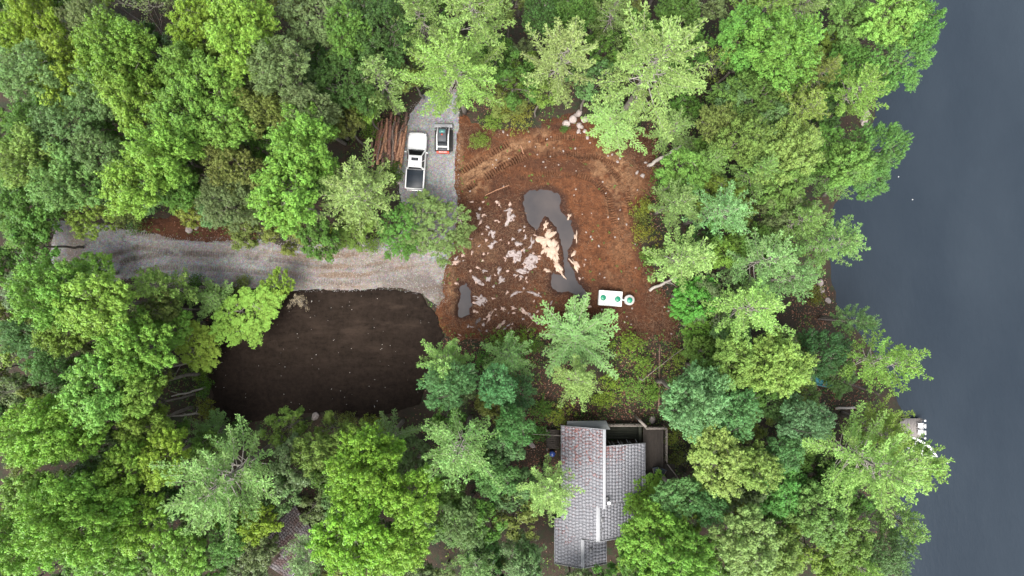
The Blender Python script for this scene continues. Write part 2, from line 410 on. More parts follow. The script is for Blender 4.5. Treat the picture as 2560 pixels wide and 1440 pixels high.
def place_tree(kind, x, y, z0, ht, R, hue, name, label, cat, group=None, var=None):
    i = (TR.randrange(NV[kind]) if var is None else var) % NV[kind]
    if kind == 'P' and var is None: i = TR.choice([1, 4]) if R > 4.7 else (TR.choice([2, 5]) if R < 3.2 else TR.choice([0, 3]))
    if kind == 'M' and var is None: i = TR.choice([2, 5]) if R > 3.8 else (TR.choice([0, 3]) if R < 3.0 else TR.choice([1, 4, 0]))
    wood, crown, br, H0, R0 = proto_tree(kind, i)
    root = empty(name, (x, y, z0), TR.uniform(0, 2 * pi))
    s = R / R0; ex = TR.uniform(.88, 1.13) if kind != 'P' else 1; root.scale = (s * ex, s / ex, ht / H0)
    tag(root, label, cat, group)
    link('trunk', wood, None, root)
    if br: tag(link('branches', br, None, root), kind='stuff')
    if crown:
        c = link('crown', crown, None, root); h = HUE[hue] if isinstance(hue, str) else hue
        j = [TR.uniform(.90, 1.10) for _ in range(3)]; g_ = TR.uniform(.92, 1.08)
        q_ = (.66 if kind == 'U' else .76) if kind != 'P' else .84; L_ = .3 * h[0] + .6 * h[1] + .1 * h[2]; h = [a_ + (L_ - a_) * .10 for a_ in (h[0] * j[0] * (1.10 if kind == 'P' else (1.06 if h[0] < .24 else .93)), h[1], h[2] * j[2] * .80)]
        c.color = (h[0] * g_ * q_, h[1] * g_ * q_, h[2] * g_ * q_, 1)
    return root
# ------------------------------------------------------------------ outlines (photograph pixels turned into metres)
LAKE_Z = -1.3
DRIVE = PX([(128, 560), (150, 548), (230, 556), (330, 572), (420, 588), (520, 596), (600, 590), (680, 604), (760, 612), (900, 606), (1000, 590), (1010, 520), (992, 480), (990, 430), (1012, 330), (1030, 262), (1060, 235), (1145, 225),
            (1150, 300), (1146, 440), (1150, 540), (1142, 600), (1128, 660), (1112, 700), (1122, 748), (1096, 770), (1070, 745), (1040, 732), (960, 722), (860, 728), (760, 728), (640, 722), (520, 712), (440, 706), (330, 700), (240, 706), (150, 740), (126, 700)])
SOIL = PX([(1150, 290), (1230, 318), (1330, 318), (1420, 280), (1500, 290), (1640, 330), (1652, 400), (1632, 500), (1600, 600), (1640, 700), (1700, 800), (1700, 870), (1640, 850), (1560, 850), (1450, 860), (1340, 838), (1240, 850),
           (1130, 850), (1085, 815), (1085, 755), (1105, 690), (1140, 560), (1140, 420)])
PAD = PX([(505, 862), (530, 800), (560, 745), (640, 728), (740, 727), (960, 722), (1050, 732), (1092, 790), (1108, 840), (1080, 900), (1050, 1010), (1000, 1028), (900, 1046), (800, 1030), (640, 1052), (570, 1062), (540, 1030), (525, 960)])
BANK = PX([(330, 545), (470, 540), (560, 560), (640, 570), (640, 600), (500, 605), (420, 592), (340, 575)])
POOL = PX([(1307, 486), (1330, 477), (1365, 474), (1392, 480), (1404, 497), (1400, 520), (1410, 535), (1428, 552), (1436, 580), (1433, 610), (1421, 632), (1422, 652), (1436, 680), (1440, 700), (1456, 712), (1468, 735), (1468, 752), (1455, 758),
           (1440, 740), (1420, 728), (1392, 732), (1378, 720), (1374, 700), (1376, 684), (1398, 684), (1412, 692), (1410, 655), (1402, 610), (1388, 570), (1372, 548), (1362, 542), (1354, 558), (1340, 577), (1320, 560), (1310, 530), (1306, 505)])
POOL2 = PX([(1152, 708), (1166, 706), (1176, 718), (1178, 750), (1176, 788), (1150, 792), (1139, 786), (1142, 765), (1150, 745), (1148, 722)])
POOL3 = PX([(1186, 805), (1196, 792), (1208, 794), (1200, 806), (1192, 812), (1204, 828), (1198, 832), (1190, 818)])
SHORE = np.array([P(a, b, LAKE_Z) for a, b in [(2300, -400), (2260, -60), (2250, 40), (2225, 150), (2180, 230), (2182, 285), (2172, 315), (2160, 380), (2130, 450), (2085, 520), (2082, 560), (2060, 620), (2070, 690), (2086, 730), (2105, 775), (2140, 830), (2190, 900),
                  (2230, 990), (2250, 1050), (2250, 1120), (2255, 1200), (2235, 1290), (2240, 1360), (2250, 1460), (2200, 1900)]])
LANDP = np.concatenate([SHORE, [(-400, -400), (-400, 400)]]); LANDP = np.concatenate([[(SHORE[0][0], 400)], SHORE, [(SHORE[-1][0], -400), (-400, -400), (-400, 400)]])
OPEN_ = [DRIVE, SOIL, PAD, BANK]
def terrain(x, y):
    x = np.asarray(x, float); y = np.asarray(y, float)
    m = np.full(x.shape, -1e9)
    for p in OPEN_: m = np.maximum(m, sdf(p, x, y))
    calm = smooth(-6.0, -1.0, m)
    house = smooth(-5, 0, sdf(np.array([(3.5, -13), (18, -13), (18, -29), (3.5, -29)]), x, y))
    calm = np.maximum(calm, house)
    z = (fbm(x, y, 9, 3, 3) - .5) * 0.9 * (1 - calm)
    s = sdf(LANDP, x, y) + (fbm(x, y, 3, 3, 8) - .5) * 1.6
    z = z * smooth(0, 6, s)
    z = z - (1 - smooth(0.0, 7.0, s)) * 0.95 - (1 - smooth(-2.5, 0.8, s)) * 1.8 - smooth(-2, -14, s) * 3
    return z
GRND = 0
# ground: one sheet out to the horizon, finer where the camera looks
def grid_mesh(name, xs, ys, zf, mat, keep=None, attrs=None, kind='structure', smooth_=True, label=None):
    X, Y = np.meshgrid(xs, ys); Z = zf(X, Y); n, m = X.shape
    i = np.arange(n - 1)[:, None] * m + np.arange(m - 1)[None]
    q = np.stack([i, i + 1, i + m + 1, i + m], -1).reshape(-1, 4)
    V = np.stack([X, Y, Z], -1).reshape(-1, 3)
    if keep is not None:
        kf = keep(X, Y).ravel(); q = q[kf[q].any(1)]
        used = np.zeros(len(V), bool); used[q.ravel()] = True; idx = np.cumsum(used) - 1; q = idx[q]; V = V[used]
    mb = MB(); mb.add(V, q=q); me = mb.mesh(name, smooth_)
    if attrs:
        for k, f in attrs.items():
            a = me.attributes.new(k, 'FLOAT', 'POINT'); a.data.foreach_set('value', f(V[:, 0], V[:, 1]).astype(np.float32))
    return tag(link(name, me, mat), kind=kind)
core_x = np.arange(-62, 62.01, .5); core_y = np.arange(-40, 40.01, .5)
gx = np.concatenate([[-900, -400, -200, -120, -85, -70], core_x, [70, 85, 120, 200, 400, 900]]); gy = np.concatenate([[-900, -400, -200, -120, -80, -60, -48], core_y, [48, 60, 80, 120, 200, 400, 900]])

m = Mat('forest_floor'); m.set(.95)
n1 = m.noise(1.1, 5, .65); n2 = m.noise(9, 6, .75); n3 = m.noise(.35, 4, .6)
c = m.mix(m.ramp(n2, .3, .7), (.014, .010, .006), (.060, .036, .022)); c = m.mix(m.ramp(n1, .50, .62), c, (.020, .032, .010))
m.base(m.mix(m.ramp(n3, .45, .7), c, (.016, .016, .009))); m.bump(n2, .9, .12); FLOOR = m.m
def zg(X, Y):
    s = np.full(X.shape, -1e9)
    for p in (DRIVE, SOIL, PAD): s = np.maximum(s, sdf(p, X, Y))
    return terrain(X, Y) - .55 * smooth(.5, 1.4, s)
grid_mesh('ground', gx, gy, zg, FLOOR)

# lake
m = Mat('lake_water'); m.set(.10, 0, .5); m.b.inputs['IOR'].default_value = 1.33
mq = m.node('ShaderNodeMapping'); mq.inputs['Scale'].default_value = (1.0, .45, 1); mq.inputs['Rotation'].default_value = (0, 0, .35); m.L(m.geo(), mq.inputs[0]); n = m.noise(.045, 7, .6, mq.outputs[0]); m.base(m.mix(m.ramp(n, .38, .60), (.0150, .0220, .0310), (.0225, .0310, .0410)))
mp = m.node('ShaderNodeMapping'); mp.inputs['Scale'].default_value = (1, .35, 1); mp.inputs['Rotation'].default_value = (0, 0, .5); m.L(m.geo(), mp.inputs[0])
m.bump(m.noise(2.2, 5, .6, mp.outputs[0]), .35, .14); LAKE = m.m
lk = MB(); lx = np.array([15, 60, 300, 1200.]); ly = np.array([-1200, -300, -60, 60, 300, 1200.])
for a in range(len(lx) - 1):
    for b in range(len(ly) - 1): lk.add([(lx[a], ly[b], 0), (lx[a + 1], ly[b], 0), (lx[a + 1], ly[b + 1], 0), (lx[a], ly[b + 1], 0)], q=[(0, 1, 2, 3)])
o = lk.build('lake_water', LAKE); o.location.z = LAKE_Z; tag(o, kind='structure')

# ---- relief helpers shared by the sheets
def edge(poly, x, y, amp=.5, sc=1.2, seed=1): return sdf(poly, x, y) + (fbm(x, y, sc, 4, seed) - .5) * amp * 2
def lift(s, top, seed=0): return np.where(s > 0, top * smooth(0, .7, s), np.maximum(s * .5, -.45))
def tread(line, x, y, gauge=1.45, wd=.38, pitch=.24, depth=.05):
    """two rows of track-shoe prints either side of a line; returns height change and a mask"""
    d, a, s = along(line, x, y); off = np.abs(d - gauge / 2); m_ = 1 - smooth(wd * .42, wd * .6, off)
    L = sum(math.hypot(line[i + 1][0] - line[i][0], line[i + 1][1] - line[i][1]) for i in range(len(line) - 1))
    m_ = m_ * smooth(0, .5, a) * (1 - smooth(L - .5, L, a)) * smooth(.38, .58, fbm(x, y, 1.1, 3, 41) + .06)
    return m_ * (-depth * .6 + depth * np.sin((a + fbm(x, y, .7, 2, 43) * .12) * 2 * pi / pitch)), m_
def blob(px, py, rx, ry, ang, x, y, amp=.5, seed=0, soft=.5):
    cx, cy = P(px, py); a = radians(ang); k = 1 / K
    u = ((x - cx) * cos(a) + (y - cy) * sin(a)) / (rx * k); v = (-(x - cx) * sin(a) + (y - cy) * cos(a)) / (ry * k)
    return smooth(soft, -soft, np.sqrt(u * u + v * v) - 1 + (fbm(x, y, 1.3, 4, seed) - .5) * 2 * amp)

# ---- gravel drive
DT = [PX([(290, 690), (330, 665), (420, 650), (560, 655), (700, 668), (860, 690), (980, 672)]), PX([(270, 625), (340, 600), (430, 612), (600, 620), (760, 640), (900, 652)])]
DT2 = PX([(1000, 470), (1090, 480), (1150, 430)])
def z_drive(x, y):
    s = edge(DRIVE, x, y, .42, 1.3, 5); z = terrain(x, y) + lift(s, .14) + (fbm(x, y, .5, 3, 6) - .5) * .05 + (fbm(x, y, 3, 2, 7) - .5) * .08
    for l in DT: z = z + tread(l, x, y, 1.5, .45, .26, .07)[0]
    return z + tread(DT2, x, y, 1.3, .4, .25, .05)[0]
def brown_drive(x, y):
    b = np.zeros(x.shape)
    for l in DT: b = np.maximum(b, tread(l, x, y, 1.5, .6, .26, .1)[1] * .55)
    d, a, s_ = along(PX([(560, 640), (700, 655), (860, 690), (960, 680), (1060, 690)]), x, y); b = np.maximum(b, smooth(2.0, .2, d + (fbm(x, y, 1.1, 4, 12) - .5) * 2.2) * .75 * smooth(P(480, 0)[0], P(800, 0)[0], x))
    b = np.maximum(b, blob(960, 655, 130, 28, -6, x, y, .6, 9)); b = np.maximum(b, blob(900, 710, 190, 18, 0, x, y, .5, 13) * .9)
    b = np.maximum(b, blob(1050, 725, 90, 45, -20, x, y, .6, 15) * .9)
    d, a, s_ = along(PX([(260, 650), (420, 632), (600, 650), (760, 668), (900, 672), (1000, 655), (1100, 640)]), x, y); st = smooth(.52, .66, fbm(a * .16, d * s_ * 1.6 + 50, .8, 4, 94)); b = np.maximum(b * (.55 + .45 * st), st * smooth(3.2, 1.5, d) * (.35 + .6 * smooth(P(520, 0)[0], P(850, 0)[0], x)))
    b = np.maximum(b, blob(190, 600, 22, 90, 0, x, y, .5, 10) * .6); b = np.maximum(b, blob(430, 592, 60, 10, 0, x, y, .6, 11) * .5)
    b = np.maximum(b, blob(1040, 610, 60, 30, 0, x, y, .8, 16) * .35)
    return np.clip(b, 0, 1)
def wet_drive(x, y):
    b = blob(180, 640, 50, 110, 0, x, y, .3, 21) * .45; b = np.maximum(b, blob(1040, 715, 90, 34, -12, x, y, .6, 22) * .75); b = np.maximum(b, blob(1140, 330, 30, 60, 0, x, y, .5, 23) * .0)
    for l in DT:
        q_, m_ = tread(l, x, y, 1.5, .5, .26, 1.0); b = np.maximum(b, m_ * np.clip(-.3 - q_ / np.maximum(m_, .01), 0, 1) * .7)
    return np.maximum(b, blob(1110, 820, 30, 60, 0, x, y, .6, 24))
m = Mat('gravel'); m.set(.95)
n1 = m.noise(3.2, 8, .85); n2 = m.noise(.6, 4, .6); vo = m.node('ShaderNodeTexVoronoi'); vo.inputs['Scale'].default_value = 11; m.L(m.geo(), vo.inputs['Vector'])
c = m.mix(m.ramp(n1, .38, .64), (.135, .132, .130), (.34, .335, .33)); c = m.mix(m.math('MULTIPLY', m.ramp(n2, .4, .7), .35), c, (.17, .155, .145))
c = m.mix(.35, c, m.mix(1.0, c, vo.outputs['Color'], 'OVERLAY'))
br = m.mix(m.ramp(n1, .35, .7), (.085, .055, .037), (.24, .17, .12)); c = m.mix(m.attr('brown'), c, br)
m.base(m.mix(m.math('MULTIPLY', m.attr('wet'), .75), c, (.07, .055, .048))); m.bump(vo.outputs['Distance'], .8, .06); GRAVEL = m.m
def rng_box(poly, res, pad=1.2):
    a = poly.min(0) - pad; b = poly.max(0) + pad; return np.arange(a[0], b[0], res), np.arange(a[1], b[1], res)
xs, ys = rng_box(DRIVE, .11)
grid_mesh('gravel_drive', xs, ys, z_drive, GRAVEL, keep=lambda x, y: sdf(DRIVE, x, y) > -.75, attrs={'brown': brown_drive, 'wet': wet_drive})

# ---- stripped brown soil with machine tracks and pools
ST = [(PX([(1150, 458), (1180, 438), (1240, 402), (1312, 360)]), 1.8, .62, .30, .15), (PX([(1240, 446), (1330, 412), (1430, 408), (1500, 428), (1545, 480), (1560, 560)]), 2.0, .62, .26, .12),
      (PX([(1330, 372), (1420, 362), (1500, 372), (1560, 400)]), 1.7, .5, .24, .10), (PX([(1545, 480), (1530, 560), (1535, 640), (1550, 720)]), 1.9, .5, .26, .035), (PX([(1600, 450), (1590, 560), (1590, 700)]), 1.7, .5, .26, .03), (PX([(1170, 500), (1200, 470), (1290, 440)]), 1.6, .5, .26, .08)]
def z_pools(x, y, z):
    for p, dp in ((POOL, .30), (POOL2, .28), (POOL3, .16)):
        s = edge(p, x, y, .20, .45, 31); z = z - dp * smooth(-.35, .9, s) - .05 * smooth(-.08, .12, s)
    return z
def z_soil(x, y):
    s = edge(SOIL, x, y, .5, 1.0, 25)
    rough = np.maximum(np.maximum(blob(1260, 660, 150, 190, 0, x, y, .3, 26), blob(1650, 600, 45, 260, 0, x, y, .3, 27)), np.maximum(blob(1600, 360, 60, 60, 0, x, y, .4, 28), blob(1560, 840, 160, 50, 0, x, y, .4, 29)))
    z = terrain(x, y) + lift(s, .07) + (fbm(x, y, 2.5, 3, 30) - .5) * .10 + (fbm(x, y, .45, 4, 32) - .5) * (.05 + .22 * rough)
    for l, gg, wd, pi_, dp in ST: z = z + tread(l, x, y, gg, wd, pi_, dp)[0]
    z = z + .45 * smooth(.9, 0, along(PX([(1162, 290), (1146, 340), (1143, 440), (1146, 470)]), x, y)[0]) * .25
    z = z + .30 * smooth(.8, 0, along(PX([(1128, 672), (1132, 780)]), x, y)[0])
    return z_pools(x, y, z)
def tan_soil(x, y):
    b = np.maximum(blob(1230, 405, 95, 26, 28, x, y, .5, 51), blob(1285, 375, 45, 22, 20, x, y, .5, 52)); b = np.maximum(b, blob(1360, 355, 34, 26, 0, x, y, .7, 53) * .8)
    b = np.maximum(b, blob(1530, 420, 55, 42, -30, x, y, .7, 54) * .8); b = np.maximum(b, blob(1180, 460, 30, 30, 0, x, y, .5, 55) * .8); b = np.maximum(b, blob(1150, 385, 8, 60, 0, x, y, .4, 56) * .8)
    b = np.maximum(b, blob(1560, 460, 45, 70, 10, x, y, .8, 57) * .6); b = np.maximum(b, blob(1180, 615, 55, 30, -20, x, y, .7, 58) * .5); b = np.maximum(b, blob(1131, 715, 11, 50, 0, x, y, .4, 59) * .9)
    b = np.maximum(b, blob(1560, 620, 35, 100, 0, x, y, .8, 60) * .35)
    b = b * smooth(.30, .50, fbm(x * .8 + y * .5, y * 1.5 - x * .6, .8, 4, 91))
    for l, gg, wd, pi_, dp in ST[:3]:
        q_, m_ = tread(l, x, y, gg, wd, pi_, 1.0); b = np.maximum(b * (1 - m_ * .7), m_ * np.clip((q_ / np.maximum(m_, .01) + .6) * 1.0, 0, 1) * .45)
    return b
def dark_soil(x, y):
    b = np.maximum(blob(1240, 620, 110, 190, 0, x, y, .5, 61) * .8, blob(1330, 540, 40, 70, 0, x, y, .4, 62)); b = np.maximum(b, blob(1390, 318, 80, 12, 0, x, y, .8, 63) * .8)
    b = np.maximum(b, blob(1600, 370, 60, 50, 0, x, y, .6, 64) * .6); b = np.maximum(b, blob(1190, 350, 40, 30, 0, x, y, .6, 65) * .6); b = np.maximum(b, blob(1590, 840, 130, 50, 0, x, y, .7, 66) * .6)
    b = np.maximum(b, blob(1215, 420, 50, 12, 28, x, y, .5, 67)); b = np.maximum(b, blob(1380, 415, 130, 16, -4, x, y, .6, 68) * .6); b = np.maximum(b, blob(1340, 380, 110, 10, 0, x, y, .6, 69) * .4)
    b = np.maximum(b, blob(1520, 760, 120, 60, 0, x, y, .6, 70) * .55)
    b = np.maximum(b, smooth(1.6, .2, sdf(SOIL, x, y) + (fbm(x, y, 1.5, 3, 95) - .5) * 2.5) * .75 * (x > P(1200, 0)[0]))
    for l, gg, wd, pi_, dp in ST:
        q_, m_ = tread(l, x, y, gg, wd, pi_, 1.0); m_ = m_ * (1 if dp > .09 else .35); b = np.maximum(b, m_ * np.clip(-.2 - q_ / np.maximum(m_, .01), 0, 1) * .45)
    d_, a_, s_ = along(ST[1][0], x, y); b = np.maximum(b, smooth(1.9, 1.2, d_) * smooth(.45, .62, fbm(a_ * .3, d_ * s_ * 4, .9, 3, 92)) * .6)
    b = np.maximum(b, smooth(-1.0, -.1, np.maximum(sdf(POOL, x, y), sdf(POOL2, x, y)) + (fbm(x, y, .8, 3, 93) - .5) * .8))
    return np.clip(b, 0, 1)
m = Mat('brown_soil'); m.set(.95, 0, .25)
n1 = m.noise(1.7, 9, .78); n2 = m.noise(.42, 5, .65); n4 = m.noise(12, 4, .7); n6 = m.noise(5, 6, .8); n7 = m.noise(.9, 6, .75)
c = m.mix(m.ramp(n1, .36, .64), (.062, .023, .010), (.165, .066, .028)); c = m.mix(m.math('MULTIPLY', m.ramp(n2, .42, .62), .55), c, (.125, .052, .025))
c = m.mix(m.math('MULTIPLY', m.ramp(n7, .52, .66), .55), c, (.040, .018, .010))
c = m.mix(m.math('MULTIPLY', m.attr('dark'), m.ramp(n1, .10, .50)), c, m.mix(m.ramp(n4, .38, .68), (.018, .0085, .0055), (.082, .038, .025)))
c = m.mix(m.math('MULTIPLY', m.attr('tan'), m.ramp(n1, .15, .5)), c, m.mix(m.ramp(n1, .4, .7), (.150, .078, .040), (.29, .175, .10)))
c = m.mix(m.math('MULTIPLY', m.ramp(n4, .66, .74), .35), c, (.22, .12, .075))
c = m.mix(1.0, c, m.mix(m.ramp(n6, .34, .66), (.50, .46, .44), (1.4, 1.38, 1.34)), 'MULTIPLY'); m.base(c); m.bump(m.math('ADD', n1, m.math('MULTIPLY', n4, .5)), 1.0, .16); SOILM = m.m
xs, ys = rng_box(SOIL, .075)
grid_mesh('bare_soil', xs, ys, z_soil, SOILM, keep=lambda x, y: sdf(SOIL, x, y) > -1.0, attrs={'tan': tan_soil, 'dark': dark_soil})

m = Mat('puddle_water'); m.set(.04, 0, .5); m.b.inputs['IOR'].default_value = 1.33; n = m.noise(.35, 3, .5)
m.base(m.mix(m.ramp(n, .35, .65), (.042, .039, .041), (.066, .056, .054))); PUD = m.m
for p, zz, lb in ((POOL, -.045, 0), (POOL2, -.045, 0), (POOL3, -.03, 0)):
    c_ = p.mean(0)
    a = p.min(0) - .8; b = p.max(0) + .8; xs = np.arange(a[0], b[0], .12); ys = np.arange(a[1], b[1], .12)
    grid_mesh('puddle', xs, ys, lambda x, y: np.full(x.shape, zz), PUD, keep=lambda x, y: sdf(p, x, y) > -.16)

# ---- raised pad of dark topsoil
def z_pad(x, y):
    s = edge(PAD, x, y, .20, .8, 71); z = terrain(x, y) + np.where(s > 0, .10 + .32 * smooth(0, 2.2, s), np.maximum(s * .9, -.7)) + (fbm(x, y, 3, 3, 72) - .5) * .05 + (fbm(x, y, .35, 3, 73) - .5) * .08
    for xx in (547, 1010): z = z + (-.03) * smooth(.16, .05, along(PX([(xx, 850), (xx + 18, 1040)]), x, y)[0])
    return z
def lightp(x, y):
    st = fbm(x * .35 + y * .05, y * 1.4, .9, 4, 75)
    b = blob(880, 850, 230, 110, 0, x, y, .7, 74) * .6 + blob(760, 830, 60, 30, 10, x, y, .7, 76) * .3 + blob(950, 800, 120, 50, 10, x, y, .7, 77) * .4
    return np.clip(b * smooth(.2, .8, st) * 1.1 + .15, 0, 1)
m = Mat('dark_topsoil'); m.set(1.0, 0, .15); n1 = m.noise(2.2, 9, .8); mp = m.node('ShaderNodeMapping'); mp.inputs['Scale'].default_value = (.5, 1.3, 1); m.L(m.geo(), mp.inputs[0]); n2 = m.noise(1.0, 7, .75, mp.outputs[0]); n4 = m.noise(14, 3, .6)
c = m.mix(m.ramp(n1, .36, .62), (.0080, .0054, .0042), (.0230, .0155, .0115)); c = m.mix(m.math('MULTIPLY', m.attr('light'), m.ramp(n2, .38, .60)), c, (.038, .026, .019))
m.base(m.mix(m.math('MULTIPLY', m.ramp(n4, .64, .74), .35), c, (.075, .055, .042))); m.bump(m.math('ADD', n1, m.math('MULTIPLY', n4, .5)), 1.0, .10); TOPS = m.m
xs, ys = rng_box(PAD, .12)
grid_mesh('topsoil_pad', xs, ys, z_pad, TOPS, keep=lambda x, y: sdf(PAD, x, y) > -.8, attrs={'light': lightp})

# ---- steep brown bank above the drive
def z_bank(x, y):
    s = edge(BANK, x, y, .5, .9, 81); return terrain(x, y) + np.where(s > 0, .10 + .5 * smooth(0, 2.0, s), np.maximum(s * .6, -.4)) + (fbm(x, y, .5, 4, 82) - .5) * .22
xs, ys = rng_box(BANK, .12)
grid_mesh('soil_bank', xs, ys, z_bank, SOILM, keep=lambda x, y: sdf(BANK, x, y) > -.7, attrs={'tan': lambda x, y: x * 0, 'dark': lambda x, y: .35 + .5 * fbm(x, y, 1, 3, 83)})

def surf(x, y):
    """height of whatever bare surface lies at this point"""
    x = np.atleast_1d(np.asarray(x, float)); y = np.atleast_1d(np.asarray(y, float)); z = zg(x, y)
    for p, f, lim in ((DRIVE, z_drive, -.2), (SOIL, z_soil, -.4), (PAD, z_pad, -.3), (BANK, z_bank, -.3)):
        mm = sdf(p, x, y) > lim
        if mm.any(): z = np.where(mm, np.maximum(z, f(x, y)), z)
    return z
def surf1(x, y): return float(surf(x, y)[0])

# ------------------------------------------------------------------ rocks and bedrock
def rock_mat(name, c1, c2, c3, k=2.2, soil=0):
    m = Mat(name); m.set(.9); n1 = m.noise(k, 7, .75); n2 = m.noise(k * 4, 5, .7)
    c = m.mix(m.ramp(n1, .38, .62), c1, c2); c = m.mix(m.ramp(n2, .55, .75), c, c3)
    if soil: c = m.mix(m.math('MULTIPLY', m.ramp(m.noise(3.3, 6, .8), soil, soil + .03), .95), c, (.075, .036, .022))
    m.base(c); m.bump(n1, .9, .08); return m.m
R_TAN = rock_mat('tan_rock', (.34, .24, .18), (.48, .37, .29), (.22, .14, .10), 2.2, .62)
R_GREY = rock_mat('grey_rock', (.22, .18, .17), (.42, .36, .345), (.10, .075, .068), 3, .54)
R_PINK = rock_mat('pinkish_rock', (.33, .22, .18), (.50, .38, .32), (.18, .11, .08), 3, .53)
R_BOULDER = rock_mat('boulder', (.24, .195, .18), (.42, .36, .33), (.15, .12, .105), 3)
def ledge(px, py, L, W, ang, seed, mat, name='rock_slab', h=.16, hole=.0, pts=22):
    """a low, broken hump of rock showing through the soil: irregular rim, domed and pitted"""
    rng = np.random.default_rng(seed); cx, cy = P(px, py); k = 1 / K; a = radians(ang); n = pts
    th = np.arange(n) * 2 * pi / n; r = 1 + .0 * th
    for f in (2, 3, 5, 8, 11): r = r + rng.normal() * (.40 / f ** .45) * np.cos(f * th + rng.uniform(0, 6.3))
    r = np.clip(r, .28, 1.6)
    V = []; rings = [1.0, .82, .55, .25]
    for i, q_ in enumerate(rings):
        for j in range(n):
            u = cos(th[j]) * r[j] * q_ * L * k / 2; v = sin(th[j]) * r[j] * q_ * W * k / 2
            V.append((u * cos(a) - v * sin(a), u * sin(a) + v * cos(a), q_))
    V.append((0, 0, 0)); V = np.array(V)
    X = V[:, 0] + cx; Y = V[:, 1] + cy; base = surf(X, Y)
    Z = base + np.where(V[:, 2] > .95, -.06, h * .35 + h * .65 * (1 - V[:, 2] ** 2)) + (rng.random(len(V)) - .5) * h * .7 * (V[:, 2] < .95)
    z0 = float(base.mean())
    vv = np.stack([V[:, 0], V[:, 1], Z - z0], 1)
    q = []; t = []
    for i in range(3):
        for j in range(n): q.append((i * n + j, i * n + (j + 1) % n, (i + 1) * n + (j + 1) % n, (i + 1) * n + j))
    for j in range(n): t.append((3 * n + j, 3 * n + (j + 1) % n, 4 * n))
    mb = MB(); mb.add(vv, q=q, t=t); o = mb.build(name, mat); o.location = (cx, cy, z0); return o
def boulder(px, py, sz, seed, mat, name='boulder', asp=1.25, lift_=0.0):
    rng = np.random.default_rng(seed); import bmesh
    bm = bmesh.new(); bmesh.ops.create_icosphere(bm, subdivisions=3 if sz > 9 else 2, radius=1)
    D = [unit(rng.normal(size=3)) for _ in range(9)]; H_ = rng.uniform(.62, .92, 9)
    for v in bm.verts:
        p = np.array(v.co)
        for d, h in zip(D, H_):
            e = p @ d
            if e > h: p = p - d * (e - h) * .92
        p = p + unit(p) * rng.normal() * .018
        v.co = p
    me = bpy.data.meshes.new(name); bm.to_mesh(me); bm.free()
    cx, cy = P(px, py); o = link(name, me, mat); r = sz / K / 2 * 1.12
    o.scale = (r * asp ** .5, r / asp ** .5, r * .8); o.rotation_euler = (rng.normal() * .15, rng.normal() * .15, rng.uniform(0, 6.3)); o.location = (cx, cy, surf1(cx, cy) + r * .35 + lift_); return o
def clod_part(parent_o, n, seed): pass
for q_ in [(1366, 598, 46, 34, 60, 61, 'upper broad piece of the bright tan rock beside the long puddle'), (1378, 622, 44, 34, -70, 62, 'middle piece of the bright tan rock beside the long puddle'), (1390, 632, 40, 18, -80, 63, 'narrow east piece of the bright tan rock along the water'), (1362, 622, 26, 16, 80, 64, 'west piece of the bright tan rock, away from the water'),
           (1392, 660, 42, 20, -65, 65, 'lower piece of the bright tan rock, pointing south'), (1372, 578, 16, 10, 40, 66, 'small knob between the tip and the upper broad piece of tan rock')]:
    o = ledge(*q_[:6], R_TAN, 'bedrock_ledge', .20, pts=40); tag(o, q_[6], 'rock', 'bright tan bedrock beside the long puddle')
for q_ in [(1364, 563, 22, 11, 75, 2, 'small tan rock knob at the tip of land between the two arms of the puddle'), (1403, 683, 30, 8, -50, 4, 'thin tan rock strip at the very south tip of the land beside the puddle'), (1368, 676, 20, 9, -5, 5, 'small tan rock by the lower arm of the long puddle'),
           (1440, 592, 28, 7, -85, 6, 'narrow tan rock on the east rim of the long puddle, middle of three'), (1434, 634, 20, 9, 50, 7, 'tan wedge of rock on the east rim of the puddle where it narrows'), (1438, 662, 46, 11, -55, 8, 'jagged tan rock streak along the east bank of the puddle below the narrows'),
           (1423, 541, 16, 9, 50, 9, 'small tan rock at the east bend of the puddle, topmost on that bank')]:
    o = ledge(*q_[:6], R_TAN, 'rock_slab', .14); tag(o, q_[6], 'rock', 'tan rocks round the puddle')
